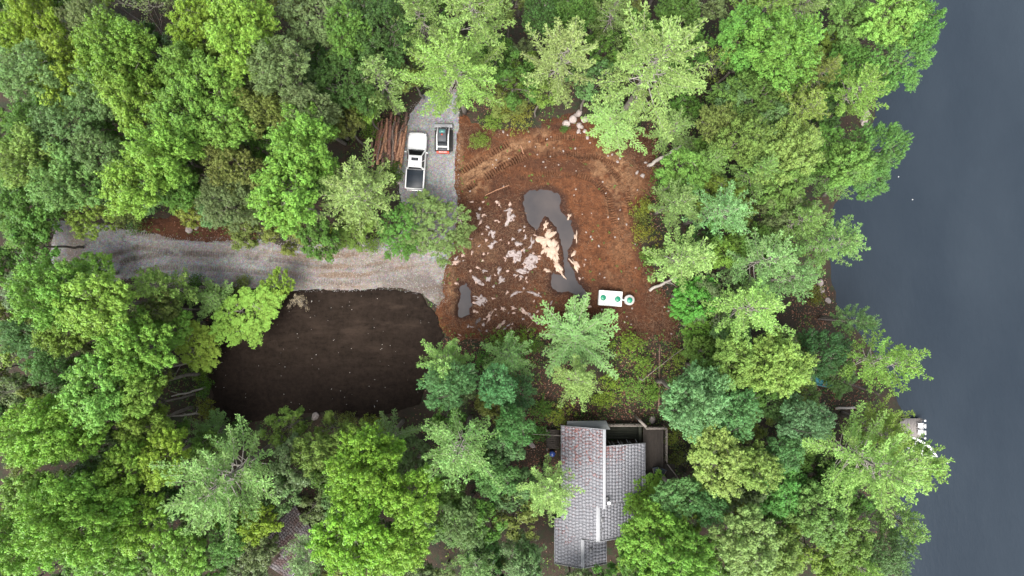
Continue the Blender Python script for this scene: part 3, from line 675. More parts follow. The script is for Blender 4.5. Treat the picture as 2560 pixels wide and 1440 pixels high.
for q_ in [(1274, 545, 42, 19, 68, 21, 'tall grey rock slab standing out of dark soil north-west of the puddle'), (1272, 524, 22, 6, 5, 22, 'thin pale rock strip just above the tall grey slab west of the puddle'), (1327, 655, 44, 38, 10, 23, 'broad grey rock mass with dark cracks west of the tan slab'),
           (1288, 638, 40, 30, 40, 24, 'broken grey rock cluster left of the broad grey rock mass'), (1296, 610, 20, 14, -10, 25, 'pale rock wedge between puddle and churned soil, above the broken grey cluster'), (1230, 612, 22, 15, 20, 26, 'pale triangular rock slab on the brown soil east of the small leafy tree'),
           (1232, 584, 22, 13, -50, 27, 'pale forked rock south-east of the small leafy tree'), (1306, 678, 40, 12, 5, 28, 'low grey rock strip below the broad grey rock mass'), (1195, 702, 38, 13, -38, 29, 'long pale rock just north-east of the small dark pool'),
           (1222, 697, 22, 9, 70, 30, 'upright pale rock strip right of the long pale rock by the small pool'), (1248, 676, 26, 9, 75, 31, 'narrow pale rock standing upright north-east of the small dark pool'), (1202, 752, 36, 24, -30, 32, 'forked pale rock east of the small dark pool'),
           (1254, 700, 20, 14, 20, 33, 'grey rock patch in the middle of the churned soil'), (1330, 606, 24, 9, 85, 34, 'narrow pale rock on the west side of the tan slab'), (1314, 782, 34, 13, -40, 35, 'pinkish rock slab low in the churned soil, west of the big clearing pine'),
           (1252, 812, 26, 12, 35, 36, 'pale leaf-shaped rock on the south edge of the churned soil'), (1224, 790, 34, 10, 62, 37, 'long pinkish rock streak south-east of the small pool'), (1286, 734, 22, 9, 50, 38, 'small pale rock south of the grey patch in the churned soil'),
           (1140, 656, 24, 13, 25, 39, 'tan rock at the corner of the gravel drive'), (1338, 735, 34, 10, -15, 40, 'grey rock streak above the crown of the big clearing pine'), (1196, 540, 16, 12, -40, 41, 'pale rock on the right fringe of the small leafy tree'),
           (1284, 770, 16, 9, -30, 42, 'small pinkish rock low in the churned soil, left of the long pinkish slab'), (1258, 772, 14, 12, -30, 43, 'small pinkish rock between forked pale rock and long pinkish streak')]:
    o = ledge(*q_[:6], R_GREY if q_[5] not in (35, 37, 42, 43, 36, 39) else R_PINK, 'rock_slab', .15, pts=20); tag(o, q_[6], 'rock', 'pale rocks in the churned soil')
ledgerng = random.Random(8)
for i in range(120):        # small fragments
    while True:
        px = ledgerng.uniform(1140, 1480); py = ledgerng.uniform(500, 840)
        x_, y_ = P(px, py)
        A = np.array([x_]), np.array([y_])
        if sdf(POOL, *A)[0] < -.3 and sdf(POOL2, *A)[0] < -.3 and sdf(SOIL, *A)[0] > .5 and (px < 1350 or ledgerng.random() < .12): break
    o = ledge(px, py, ledgerng.uniform(6, 15), ledgerng.uniform(4, 8), ledgerng.uniform(0, 180), 600 + i, ledgerng.choice([R_GREY, R_PINK, R_PINK]), 'rock_fragment', .09, pts=8)
    tag(o, 'small pale rock fragment scattered on the churned soil west of the puddle', 'rock', 'small fragments on the churned soil')
for i, (px, py, sz, lb) in enumerate([(1432, 300, 20, 'largest pale boulder, in the middle of the rock pile under the pines'), (1447, 284, 16, 'angular boulder at the top of the rock pile under the pines'), (1462, 300, 17, 'grey boulder at the right end of the rock pile'), (1415, 310, 18, 'grey flat boulder at the left end of the rock pile'),
                                      (1447, 314, 14, 'pale oblong boulder below the middle of the rock pile'), (1438, 290, 11, 'dark small boulder tucked behind the largest one in the pile'), (1453, 318, 11, 'small pale boulder at the lower right of the rock pile'), (1446, 329, 10, 'round pale boulder just below the rock pile'),
                                      (1462, 328, 11, 'brownish boulder at the bottom right of the rock pile'), (1468, 345, 9, 'single pale stone lying below the rock pile'), (1592, 432, 9, 'roundish pale stone on the east edge of the clearing'), (1605, 439, 11, 'oblong pale stone right of the roundish one on the east edge'),
                                      (1543, 405, 7, 'small pale stone on the tan patch in the north-east of the clearing'), (1614, 407, 7, 'small pale stone near the foot of the grey leaning trunk'), (478, 574, 18, 'grey boulder at the top edge of the gravel drive beneath the yellow-green shrub'), (495, 570, 11, 'small grey boulder beside the larger one on the top edge of the drive'),
                                      (1028, 470, 16, 'grey boulder behind the tailgate of the pickup'), (996, 455, 12, 'brown boulder between log pile and pickup'), (1629, 1048, 17, 'round lichen-grey boulder beside the north railing of the deck'), (1258, 330, 6, 'small pale stone on the north edge of the clearing'),
                                      (2172, 280, 26, 'large pinkish grey shore boulder at the northern lake bay'), (2168, 300, 20, 'lower pale shore boulder at the northern lake bay'), (2058, 708, 16, 'pale stone on the leaf-covered shore point'), (2062, 726, 14, 'second pale stone on the leaf-covered shore point, below the first'), (2078, 752, 14, 'pale stone at the waterline of the shore point'),
                                      (1330, 1112, 14, 'round pale stone in the leaf litter west of the house'), (508, 722, 18, 'pinkish boulder on the bottom edge of the drive'), (790, 1040, 20, 'rounded boulder at the south edge of the dark topsoil pad'), (1497, 745, 0, '')]):
    if sz: tag(boulder(px, py, sz, 40 + i, R_BOULDER, 'boulder' if sz > 10 else 'stone', [1.25, 1.5, 1.1][i % 3]), lb, 'boulder' if sz > 10 else 'stone', None)
for i in range(70):
    while True:
        px = ledgerng.uniform(1160, 1680); py = ledgerng.uniform(320, 850); A = [np.array([v]) for v in P(px, py)]
        if sdf(POOL, *A)[0] < -.4 and sdf(SOIL, *A)[0] > .3 and (px > 1430 or py < 480): break
    o = boulder(px, py, ledgerng.uniform(3, 5.5), 900 + i, R_BOULDER, 'stone', 1.3); tag(o, 'small pale stone lying loose on the bare brown soil', 'stone', 'loose stones on the bare soil')

# ---- joined ground cover: pebbles, twigs, fallen leaves, green plants
NR = np.random.default_rng(77)
def scatter(n, poly_test, box):
    x = NR.uniform(box[0], box[1], n * 3); y = NR.uniform(box[2], box[3], n * 3); m_ = poly_test(x, y); return x[m_][:n], y[m_][:n]
def flakes(name, x, y, size, mat, tilt=.5, up=.02, slim=.6, label=None, kind='stuff', vfun=None):
    n = len(x); z = surf(x, y) + up; N = unit(np.stack([NR.normal(size=n) * tilt, NR.normal(size=n) * tilt, np.ones(n)], 1)); a = unit(np.cross(N, NR.normal(size=(n, 3)))); b = np.cross(N, a)
    s = size * NR.uniform(.6, 1.4, (n, 1)); c = np.stack([x, y, z], 1)
    v = np.stack([c - a * s * .5, c + b * s * slim * .5 + N * s * .12, c + a * s * .5, c - b * s * slim * .5 + N * s * .12], 1)
    mb = MB(); mb.add(v.reshape(-1, 3), q=np.arange(n)[:, None] * 4 + np.arange(4), a=np.repeat(NR.random(n), 4)); return tag(mb.build(name, mat), label, kind=kind)
def twigs(name, x, y, L, r, mat, up=.03):
    n = len(x); z = surf(x, y) + up; th = NR.uniform(0, pi, n); l = L * NR.uniform(.4, 1.6, n); d = np.stack([np.cos(th), np.sin(th), NR.normal(size=n) * .12], 1) * l[:, None] / 2
    p = np.stack([-np.sin(th), np.cos(th), np.zeros(n)], 1) * r; u = np.array([[0, 0, r * 1.6]]); c = np.stack([x, y, z], 1)
    v = np.stack([c - d - p, c - d + p, c - d + u, c + d - p * .6, c + d + p * .6, c + d + u * .7], 1)
    i = np.arange(n)[:, None] * 6; mb = MB(); mb.add(v.reshape(-1, 3), q=np.concatenate([i + [0, 1, 4, 3], i + [1, 2, 5, 4], i + [2, 0, 3, 5]]), a=np.repeat(NR.random(n), 6)); return tag(mb.build(name, mat), kind='stuff')
def vmat(name, c1, c2, c3=None):
    m = Mat(name); m.set(.9); v = m.attr('v'); c = m.mix(v, c1, c2)
    if c3: c = m.mix(m.math('GREATER_THAN', v, .85), c, c3)
    m.base(c); return m.m
LITTER = vmat('fallen_leaves', (.10, .034, .018), (.28, .135, .085), (.36, .22, .16)); TWIG = vmat('twigs', (.055, .027, .017), (.25, .145, .085)); PEB = vmat('pebbles', (.12, .115, .11), (.36, .35, .34)); GREEN = vmat('low_greens', (.035, .085, .015), (.10, .19, .03), (.16, .21, .035))
x, y = scatter(14000, lambda x, y: sdf(DRIVE, x, y) > -.1, (-50, -5, -3, 22)); flakes('gravel_stones', x, y, .085, PEB, .6, .012, .8)
inSoil = lambda x, y: (sdf(SOIL, x, y) > .1) & (sdf(POOL, x, y) < -.15) & (sdf(POOL2, x, y) < -.15)
def dens(x, y): return np.clip(.10 + blob(1250, 690, 160, 170, 0, x, y, .3, 26) + blob(1655, 600, 40, 270, 0, x, y, .3, 27) + blob(1600, 360, 60, 60, 0, x, y, .3, 28) + blob(1560, 845, 170, 50, 0, x, y, .3, 29) + blob(1200, 340, 60, 25, 0, x, y, .3, 28), 0, 1)
x, y = scatter(9000, lambda x, y: inSoil(x, y) & (NR.random(len(x)) < dens(x, y)), (-8, 19, -7, 18)); twigs('soil_debris', x, y, .30, .017, TWIG)
x, y = scatter(260, lambda x, y: inSoil(x, y) & (NR.random(len(x)) < dens(x, y) + .1), (-8, 19, -7, 18)); twigs('broken_sticks', x, y, .8, .022, TWIG, .05)
x, y = scatter(5000, lambda x, y: inSoil(x, y) & (NR.random(len(x)) < dens(x, y)), (-8, 19, -7, 18)); flakes('bark_chips', x, y, .10, TWIG, .5)
lit = [(1180, 870, 120, 40), (1390, 960, 60, 120), (1330, 1040, 60, 70), (1500, 1035, 170, 25), (2040, 770, 60, 70), (1640, 430, 30, 180), (1680, 760, 40, 120), (1300, 870, 80, 50), (2110, 960, 80, 60), (1640, 940, 50, 90), (1600, 900, 60, 80), (1560, 960, 50, 60), (1340, 1150, 50, 70), (1000, 330, 60, 50), (1240, 250, 60, 60), (1420, 1050, 60, 30), (560, 560, 70, 30)]
def litd(x, y):
    d = np.full(x.shape, .05)
    for j, (a, b, rx, ry) in enumerate(lit): d = np.maximum(d, blob(a, b, rx, ry, 0, x, y, .4, 300 + j))
    return d
land = lambda x, y: (sdf(LANDP, x, y) > .2) & (sdf(DRIVE, x, y) < 0) & (sdf(PAD, x, y) < -.1) & (sdf(SOIL, x, y) < .3)
x, y = scatter(60000, lambda x, y: land(x, y) & (NR.random(len(x)) < litd(x, y)), (-52, 42, -30, 30)); flakes('leaf_litter', x, y, .14, LITTER, .7, .03, .7)
gr = [(1280, 850, 90, 35), (1560, 880, 60, 50), (1620, 960, 60, 80), (1520, 960, 60, 60), (1690, 860, 40, 90), (1340, 900, 40, 50), (1600, 530, 25, 60), (1640, 640, 25, 80), (480, 940, 45, 100), (800, 1075, 260, 26), (1310, 290, 40, 28), (1700, 1080, 40, 120), (1670, 470, 40, 120), (300, 520, 120, 25), (620, 590, 150, 12), (470, 720, 160, 14), (1440, 1040, 60, 20), (1320, 1080, 40, 40), (1200, 700, 10, 10), (1000, 440, 25, 40), (2060, 740, 25, 25), (1650, 1000, 40, 60)]
def grd(x, y):
    d = (fbm(x, y, 2.4, 3, 99) > .52) * .40
    for j, (a, b, rx, ry) in enumerate(gr): d = np.maximum(d, blob(a, b, rx, ry, 0, x, y, .6, 400 + j) * smooth(.47, .60, fbm(x, y, .9, 3, 98)))
    return d
x, y = scatter(52000, lambda x, y: (sdf(LANDP, x, y) > .2) & (sdf(DRIVE, x, y) < -.15) & (sdf(PAD, x, y) < -.1) & (sdf(SOIL, x, y) < .8) & (NR.random(len(x)) < grd(x, y)), (-52, 42, -30, 30))
n_ = len(x); flakes('ground_plants', x, y, .20, GREEN, .5, .12 + NR.random(n_) * .30, .55)
x, y = scatter(70, lambda x, y: inSoil(x, y), (-8, 19, -7, 18)); x = np.repeat(x, 9) + NR.normal(size=len(x) * 9) * .06; y = np.repeat(y, 9) + NR.normal(size=len(y) * 9) * .06; flakes('seedlings', x, y, .12, GREEN, .6, .06)
x, y = scatter(90, lambda x, y: sdf(PAD, x, y) > .3, (-34, -7, -15, 1)); flakes('pad_pebbles', x, y, .075, vmat('pale_pebbles', (.2, .18, .17), (.6, .58, .55)), .3, .03, .9)
# ------------------------------------------------------------------ painted and plain materials
def paint(name, c, rough=.35, coat=.3, var=.04):
    m = Mat(name); m.set(rough); n = m.noise(3, 4); m.base(m.mix(n, tuple(x * (1 - var) for x in c), tuple(min(1, x * (1 + var)) for x in c))); m.b.inputs['Coat Weight'].default_value = coat; return m.m
WHITE = paint('white_paint', (.80, .80, .79), .3); GLASS = paint('dark_glass', (.008, .009, .010), .08, .6); BLK = plain('black_plastic', (.02, .02, .021), .6); RUB = plain('rubber', (.025, .024, .023), .85)
CHROME = plain('chrome', (.6, .6, .6), .25, .9); AMBER = paint('amber_lamp', (.7, .18, .03), .3); REDL = paint('red_lamp', (.5, .02, .02), .3); BEDC = plain('bed_cover', (.012, .018, .026), .35, 0, .3, 3); STEEL = plain('worn_steel', (.20, .20, .205), .55, .5, .3, 5)
DGREY = plain('dark_grey_paint', (.045, .050, .058), .5); REDP = paint('orange_red_paint', (.62, .065, .03), .4); TEAL = paint('teal_glass', (.08, .20, .19), .15)

def outline_prism(name, pts, z0, z1, mat, parent, inset=0.0, bevel=0, n_top=None):
    """closed outline extruded; the top may be drawn in towards the centre"""
    p = np.array(pts, float); c = p.mean(0); n = len(p); top = c + (p - c) * (1 - inset)
    V = [(a[0], a[1], z0) for a in p] + [(a[0], a[1], z1) for a in top]
    me = bpy.data.meshes.new(name); F = [tuple(range(n - 1, -1, -1)), tuple(range(n, 2 * n))] + [(i, (i + 1) % n, n + (i + 1) % n, n + i) for i in range(n)]
    me.from_pydata(V, [], F); me.update(); return link(name, me, mat, parent, bevel)
def rrect(x0, x1, y0, y1, r, n=4):
    out = []
    for cx, cy, a0 in ((x1 - r, y1 - r, 0), (x0 + r, y1 - r, 90), (x0 + r, y0 + r, 180), (x1 - r, y0 + r, 270)):
        for i in range(n + 1): a = radians(a0 + 90 * i / n); out.append((cx + r * cos(a), cy + r * sin(a)))
    return out
def quad(name, pts, mat, parent, th=.012):
    """a pane: four corners, given a thickness along its normal"""
    p = [Vector(a) for a in pts]; nrm = (p[1] - p[0]).cross(p[3] - p[0]).normalized()
    V = [a - nrm * th for a in p] + [a + nrm * th for a in p]; n = len(p)
    me = bpy.data.meshes.new(name); me.from_pydata([tuple(v) for v in V], [], [tuple(range(n - 1, -1, -1)), tuple(range(n, 2 * n))] + [(i, (i + 1) % n, n + (i + 1) % n, n + i) for i in range(n)]); me.update(); return link(name, me, mat, parent)
def boxo(name, x0, x1, y0, y1, z0, z1, mat, parent, bevel=.0, a=.5):
    mb = MB(); mb.box(x0, x1, y0, y1, z0, z1, a); return mb.build(name, mat, parent, bevel=bevel)
def wheel(x, y, parent, r=.40, wd=.27):
    mb = MB(); mb.tube([(x - wd / 2, y, r), (x - wd / 2 + .03, y, r), (x + wd / 2 - .03, y, r), (x + wd / 2, y, r)], [r - .04, r, r, r - .04], 20); t = mb.build('wheel', RUB, parent, True)
    mb = MB(); sx = 1 if x > 0 else -1; mb.tube([(x + sx * wd * .40, y, r), (x + sx * (wd / 2 + .01), y, r)], [.24, .22], 14); mb.build('rim', CHROME, t)

# ------------------------------------------------------------------ white pickup truck
cx, cy = P(1040.5, 402, 1.0); pk = empty('pickup_truck', (cx, cy, surf1(cx, cy)), radians(-3.6))
tag(pk, 'white crew cab pickup truck with black bed cover, parked beside the log pile', 'pickup truck')
Wd = 1.0
def hull(ys, hw, zl, zh, name, mat, crown=.05, nn=9):
    """lofted body: for every station a cross-section with rounded shoulders"""
    mb = MB(); V = []
    for y, w_, a, b in zip(ys, hw, zl, zh):
        prof = [(-.97, a), (-1, a + .12), (-1.0, (a + b) * .5), (-.985, b - .14), (-.93, b - .03)]
        for u, z in prof: V.append((u * w_, y, z))
        for i in range(nn):
            t_ = -1 + 2 * (i + 1) / (nn + 1); V.append((t_ * w_ * .86, y, b + crown * (1 - t_ * t_)))
        for u, z in prof[::-1]: V.append((-u * w_, y, z))
    k = 10 + nn; q = []
    for i in range(len(ys) - 1):
        for j in range(k - 1): q.append((i * k + j, i * k + j + 1, (i + 1) * k + j + 1, (i + 1) * k + j))
        q.append((i * k + k - 1, i * k, (i + 1) * k, (i + 1) * k + k - 1))
    t = [];
    for e in (0, len(ys) - 1):
        for j in range(1, k - 1): t.append((e * k, e * k + j, e * k + j + 1) if e == 0 else (e * k, e * k + j + 1, e * k + j))
    mb.add(V, q=q, t=t); return mb.build(name, mat, pk, True)
# lower body with bonnet (front = +y)
hull([1.10, 1.5, 2.0, 2.5, 2.78, 2.93, 2.97], [.99, 1.0, 1.0, .985, .92, .80, .70], [.45, .45, .50, .45, .45, .50, .55], [1.12, 1.13, 1.11, 1.06, .99, .90, .80], 'bonnet', WHITE, .07)
hull([-.95, -.9, 1.05, 1.10], [.98, 1.0, 1.0, .99], [.42] * 4, [1.10] * 4, 'cab_body', WHITE, .0)
# load bed: two side walls, tailgate, cover
boxo('bed_side', -1.0, -.86, -2.88, -.97, .45, 1.12, WHITE, pk, .04); boxo('bed_side', .86, 1.0, -2.88, -.97, .45, 1.12, WHITE, pk, .04)
boxo('tailgate', -.98, .98, -2.97, -2.885, .50, 1.10, WHITE, pk, .025); boxo('bed_floor', -.855, .855, -2.88, -.97, .5, .62, BLK, pk)
bc = boxo('bed_cover', -.87, .87, -2.86, -.985, 1.085, 1.135, BEDC, pk, .02)
for yy in (-1.6, -2.23): boxo('cover_seam', -.86, .86, yy - .012, yy + .012, 1.136, 1.146, BLK, bc)
boxo('rear_bumper', -.92, .92, -3.12, -2.975, .42, .62, CHROME, pk, .03); boxo('front_bumper', -.86, .86, 2.93, 3.04, .42, .70, CHROME, pk, .04)
boxo('grille', -.55, .55, 2.955, 2.99, .62, .86, BLK, pk, .01)
# cab: roof with sloping glass all round
B = [(-.93, 1.12), (.93, 1.12), (.93, -.93), (-.93, -.93)]; zb, zt = 1.13, 1.86; Tn = [(-.68, .34), (.68, .34), (.70, -.80), (-.70, -.80)]
me = bpy.data.meshes.new('cab'); V = [(a, b, zb - .05) for a, b in B] + [(a, b, zt) for a, b in Tn]; me.from_pydata(V, [], [(3, 2, 1, 0), (4, 5, 6, 7), (0, 1, 5, 4), (1, 2, 6, 5), (2, 3, 7, 6), (3, 0, 4, 7)]); me.update(); link('cab', me, WHITE, pk, .07)
def lerp3(a, b, t): return tuple(a[i] * (1 - t) + b[i] * t for i in range(3))
def onface(b0, b1, t1, t0, u0, u1, v0, v1, out):
    bl = lerp3(b0, b1, u0); br_ = lerp3(b0, b1, u1); tl = lerp3(t0, t1, u0); tr = lerp3(t0, t1, u1)
    q = [lerp3(bl, tl, v0), lerp3(br_, tr, v0), lerp3(br_, tr, v1), lerp3(bl, tl, v1)]
    n = (Vector(q[1]) - Vector(q[0])).cross(Vector(q[3]) - Vector(q[0])).normalized(); return [tuple(Vector(c) + n * out) for c in q]
b3 = [(a, b, zb) for a, b in B]; t3 = [(a, b, zt) for a, b in Tn]
quad('windscreen', onface(b3[1], b3[0], t3[0], t3[1], .05, .95, .03, .90, .012), GLASS, pk)
quad('rear_window', onface(b3[3], b3[2], t3[2], t3[3], .10, .90, .10, .85, .012), GLASS, pk)
for (i, j) in ((2, 1), (0, 3)):
    for u0, u1 in ((.06, .46), (.52, .94)): quad('side_window', onface(b3[i], b3[j], t3[j], t3[i], u0, u1, .14, .86, .012), GLASS, pk)
rf = outline_prism('roof', rrect(-.66, .66, -.80, .30, .14), zt - .02, zt + .045, WHITE, pk, .05, .012)
sr = outline_prism('sunroof', rrect(-.37, .37, -.16, .16, .06), zt + .046, zt + .062, GLASS, pk, 0, 0)
boxo('roof_antenna', -.03, .03, -.72, -.60, zt + .046, zt + .09, BLK, pk, .01)
for s in (-1, 1):
    mi = boxo('side_mirror', min(s * 1.02, s * 1.24), max(s * 1.02, s * 1.24), .78, .88, 1.12, 1.30, WHITE, pk, .03); boxo('mirror_arm', min(s * .93, s * 1.04), max(s * .93, s * 1.04), .80, .85, 1.13, 1.17, BLK, mi)
    boxo('headlight', s * .78 - .13, s * .78 + .13, 2.78, 2.90, .80, .97, CHROME, pk, .03); boxo('tail_light', s * .93 - .05, s * .93 + .05, -2.99, -2.972, .75, 1.05, REDL, pk)
    for yy in (1.05, .08, -.93): boxo('door_seam', s * 1.001 - .006, s * 1.001 + .006, yy - .006, yy + .006, .5, 1.05, BLK, pk)
    for yy in (.18, -.78): boxo('door_handle', s * 1.01 - .015, s * 1.01 + .015, yy, yy + .2, .95, .985, CHROME, pk)
    mb = MB(); mb.tube([(s * .45, 1.5, 1.188), (s * .42, 2.2, 1.178), (s * .36, 2.7, 1.10)], [.012, .012, .008], 4); mb.build('bonnet_crease', WHITE, pk)
    for yy in (1.95, -1.95): wheel(s * .86, yy, pk)
boxo('wiper', -.6, .05, 1.10, 1.13, 1.17, 1.19, BLK, pk); boxo('wiper', .1, .7, 1.10, 1.13, 1.17, 1.19, BLK, pk)

# ------------------------------------------------------------------ tracked loader
cx, cy = P(1108, 346, .9); ld = empty('tracked_loader', (cx, cy, surf1(cx, cy)), radians(-1))
tag(ld, 'compact tracked loader with white lift arms and dark cab, right of the pickup', 'loader')
for s in (-1, 1):
    prof = [(-1.25, .12), (-1.12, .02), (.80, .02), (1.0, .20), (.92, .42), (.5, .56), (-.85, .60), (-1.2, .42)]
    V = [(s * .72 + d, y, z) for d in (-.19, .24) for y, z in prof]; n = len(prof); me = bpy.data.meshes.new('track'); me.from_pydata(V, [], [tuple(range(n)), tuple(range(2 * n - 1, n - 1, -1))] + [(i, n + i, n + (i + 1) % n, (i + 1) % n) for i in range(n)]); me.update(); t = link('track', me, RUB, ld, .02)
    for j in range(12): boxo('track_shoe', s * .72 - .19, s * .72 + .19, -.95 + j * .145, -.89 + j * .145, .59, .63 - .004 * j * .2, RUB, t)
boxo('body', -.50, .50, -1.35, .85, .25, 1.0, DGREY, ld, .05); boxo('engine_cover', -.46, .46, -1.32, -.62, 1.0, 1.28, DGREY, ld, .05)
for j in range(5): boxo('grille_slot', -.34, .34, -1.22 + j * .1, -1.17 + j * .1, 1.281, 1.29, BLK, ld)
cab = boxo('cab', -.44, .44, -.55, .78, 1.0, 2.0, DGREY, ld, .06); boxo('cab_roof', -.41, .41, -.50, .74, 2.0, 2.06, DGREY, ld, .03); boxo('roof_window', -.30, .30, .32, .66, 2.061, 2.072, TEAL, ld)
boxo('cab_window', -.36, .36, .785, .80, 1.15, 1.9, TEAL, ld); mb = MB(); mb.tube([(0, .14, 2.06), (0, .14, 2.17), (0, .14, 2.19)], [.085, .075, .02], 12); mb.build('beacon', REDP, ld, True)
for j in (-.2, 0, .2): boxo('roof_rib', j - .015, j + .015, -.42, .0, 2.061, 2.075, BLK, ld)
for s in (-1, 1):
    arm = MB(); arm.bar((s * .60, -1.30, 1.22), (s * .60, .15, 1.50), .12, .20); arm.bar((s * .60, .15, 1.50), (s * .60, 1.15, .55), .13, .18); arm.build('lift_arm', WHITE, ld, bevel=.02)
    mb = MB(); mb.tube([(s * .60, -.95, .7), (s * .60, -.1, 1.30)], [.05, .035], 8); mb.build('lift_cylinder', CHROME, ld, True)
    mb = MB(); mb.tube([(s * .3, .86, .5), (s * .3, 1.3, .62)], .04, 8); mb.build('bucket_cylinder', CHROME, ld, True)
boxo('cross_bar', -.66, .66, -1.05, -.91, 1.29, 1.41, WHITE, ld, .02)
boxo('rear_bumper', -.66, .66, -1.56, -1.37, .30, 1.05, REDP, ld, .04); mb = MB()
for k_, (a, b) in enumerate(((-.40, -.30), (-.24, -.12), (-.05, .05), (.12, .22), (.28, .40))): mb.box(a, b, -1.50, -1.43, 1.051, 1.056)
mb.build('bumper_lettering', WHITE, ld)
for s in (-1, 1): boxo('tail_lamp', s * .60 - .05, s * .60 + .05, -1.39, -1.365, 1.06, 1.16, BLK, ld)
prof = [(1.18, .62), (1.12, .10), (1.70, .04), (1.70, .07), (1.20, .16), (1.26, .60), (1.42, .70), (1.38, .74)]
V = [(x_, y, z) for x_ in (-.92, .92) for y, z in prof]; n = len(prof); me = bpy.data.meshes.new('bucket'); me.from_pydata(V, [], [(i, (i + 1) % n, n + (i + 1) % n, n + i) for i in range(n)]); me.update(); bk = link('bucket', me, STEEL, ld)
for s in (-1, 1): outline = [(1.17, .62), (1.11, .08), (1.72, .03), (1.60, .42), (1.42, .74)]; me = bpy.data.meshes.new('bucket_side'); m_ = len(outline); me.from_pydata([(s * .92 + d, y, z) for d in (-.02, .02) for y, z in outline], [], [tuple(range(m_)), tuple(range(2 * m_ - 1, m_ - 1, -1))] + [(i, m_ + i, m_ + (i + 1) % m_, (i + 1) % m_) for i in range(m_)]); me.update(); link('bucket_side', me, STEEL, bk)
boxo('bucket_top_edge', -.93, .93, 1.20, 1.50, .72, .76, plain('bucket_grey', (.26, .26, .27), .6, .2, .25, 4), bk, .01)

# ------------------------------------------------------------------ septic tanks
CONC = plain('pale_concrete', (.66, .66, .64), .8, 0, .10, 6); GRN = paint('green_plastic', (.01, .20, .11), .45, .2, .12); PIPE = plain('white_pipe', (.8, .8, .8), .5)
def dome(name, x, y, z, r, parent, ribs=8):
    mb = MB(); mb.tube([(x, y, z), (x, y, z + .10), (x, y, z + .11), (x, y, z + .16), (x, y, z + .185), (x, y, z + .19)], [r, r, r * .93, r * .70, r * .25, .01], 28); o = mb.build(name, GRN, parent, True)
    mb = MB()
    for i in range(ribs): a = i * 2 * pi / ribs; mb.bar((x + cos(a) * r * .25, y + sin(a) * r * .25, z + .175), (x + cos(a) * r * .86, y + sin(a) * r * .86, z + .125), .02, .02)
    mb.tube([(x, y, z + .185), (x, y, z + .215)], .045, 10); mb.build('lid_ribs', GRN, o); return o
cx, cy = P(1526, 746, .9); z0 = surf1(cx, cy); st = empty('septic_tank', (cx, cy, z0), radians(-4)); tag(st, 'white rectangular concrete septic tank with two green domed lids standing on bare soil', 'septic tank')
outline_prism('tank_body', rrect(-1.20, 1.20, -.77, .77, .05, 2), -.1, .82, CONC, st, -.02, .015); boxo('tank_top', -1.225, 1.225, -.79, .79, .822, .93, CONC, st, .015)
dome('lid', -.78, .02, .93, .30, st); dome('lid', .75, -.03, .93, .30, st)
for a, b in ((.02, .28), (.05, -.22), (-.92, -.55), (-.58, -.55)): mb = MB(); mb.tube([(a, b, .93), (a, b, .945)], .035, 8); mb.build('lifting_eye', DGREY, st)
boxo('outlet', 1.226, 1.30, -.12, .02, .55, .72, PIPE, st)
cx2, cy2 = P(1573, 750, .8); pc = empty('pump_chamber', (cx2, cy2, surf1(cx2, cy2)), 0); tag(pc, 'small round concrete chamber with one green domed lid, right of the rectangular septic tank', 'pump chamber')
mb = MB(); mb.tube([(0, 0, -.1), (0, 0, .78), (0, 0, .80)], [.52, .52, .50], 36); mb.build('chamber_body', CONC, pc); mb = MB(); mb.tube([(0, 0, .80), (0, 0, .86), (0, 0, .88)], [.545, .545, .52], 36); mb.build('chamber_top', plain('weathered_concrete', (.38, .35, .33), .85, 0, .25, 5), pc)
dome('lid', .02, -.02, .88, .29, pc); mb = MB(); mb.tube([(-.32, .12, .88), (-.32, .12, .93)], .05, 8); mb.build('cap', WHITE, pc)
a = P(1549, 749, .7); b = P(1562, 750, .7); mb = MB(); mb.tube([(a[0], a[1], z0 + .66), (b[0], b[1], z0 + .66)], .06, 10); tag(mb.build('pipe', PIPE), 'short white pipe joining the rectangular septic tank and the round chamber', 'pipe')

# ------------------------------------------------------------------ log pile
LOGB = [bark_mat('log_bark_' + k, a, b) for k, a, b in (('red', (.10, .045, .032), (.36, .18, .125)), ('brown', (.06, .038, .03), (.23, .14, .105)), ('grey', (.11, .08, .065), (.29, .22, .18)), ('orange', (.2, .09, .05), (.50, .28, .17)))]
CUT = plain('cut_wood', (.50, .33, .20), .8, 0, .25, 9)
lr = random.Random(31)
def log(x0, y0, x1, y1, z, r, mat, label, group='logs in the pile beside the pickup', cat='log'):
    c = ((x0 + x1) / 2, (y0 + y1) / 2); L = math.hypot(x1 - x0, y1 - y0); a = math.atan2(y1 - y0, x1 - x0); n = 7; rg = np.random.default_rng(int(abs(x0 * 977 + y0 * 131)) % 9999)
    e = empty('log', (c[0], c[1], z), a); tag(e, label, cat, group)
    t = np.linspace(-.5, .5, n); pts = np.stack([t * L, rg.normal(size=n) * .03, rg.normal(size=n) * .02], 1); rad = r * (1 - .22 * (t + .5)) * (1 + rg.normal(size=n) * .04)
    mb = MB(); mb.tube(pts, rad, 9); mb.build('bark', mat, e, True)
    for k_ in (0, n - 1): dx = -.012 if k_ == 0 else .012; mb = MB(); mb.tube([pts[k_], pts[k_] + np.array([dx, 0, 0])], rad[k_] * .93, 9); mb.build('cut_end', CUT, e)
lv = 0; names_c = ['dark brown', 'reddish brown', 'greyish', 'orange-brown']
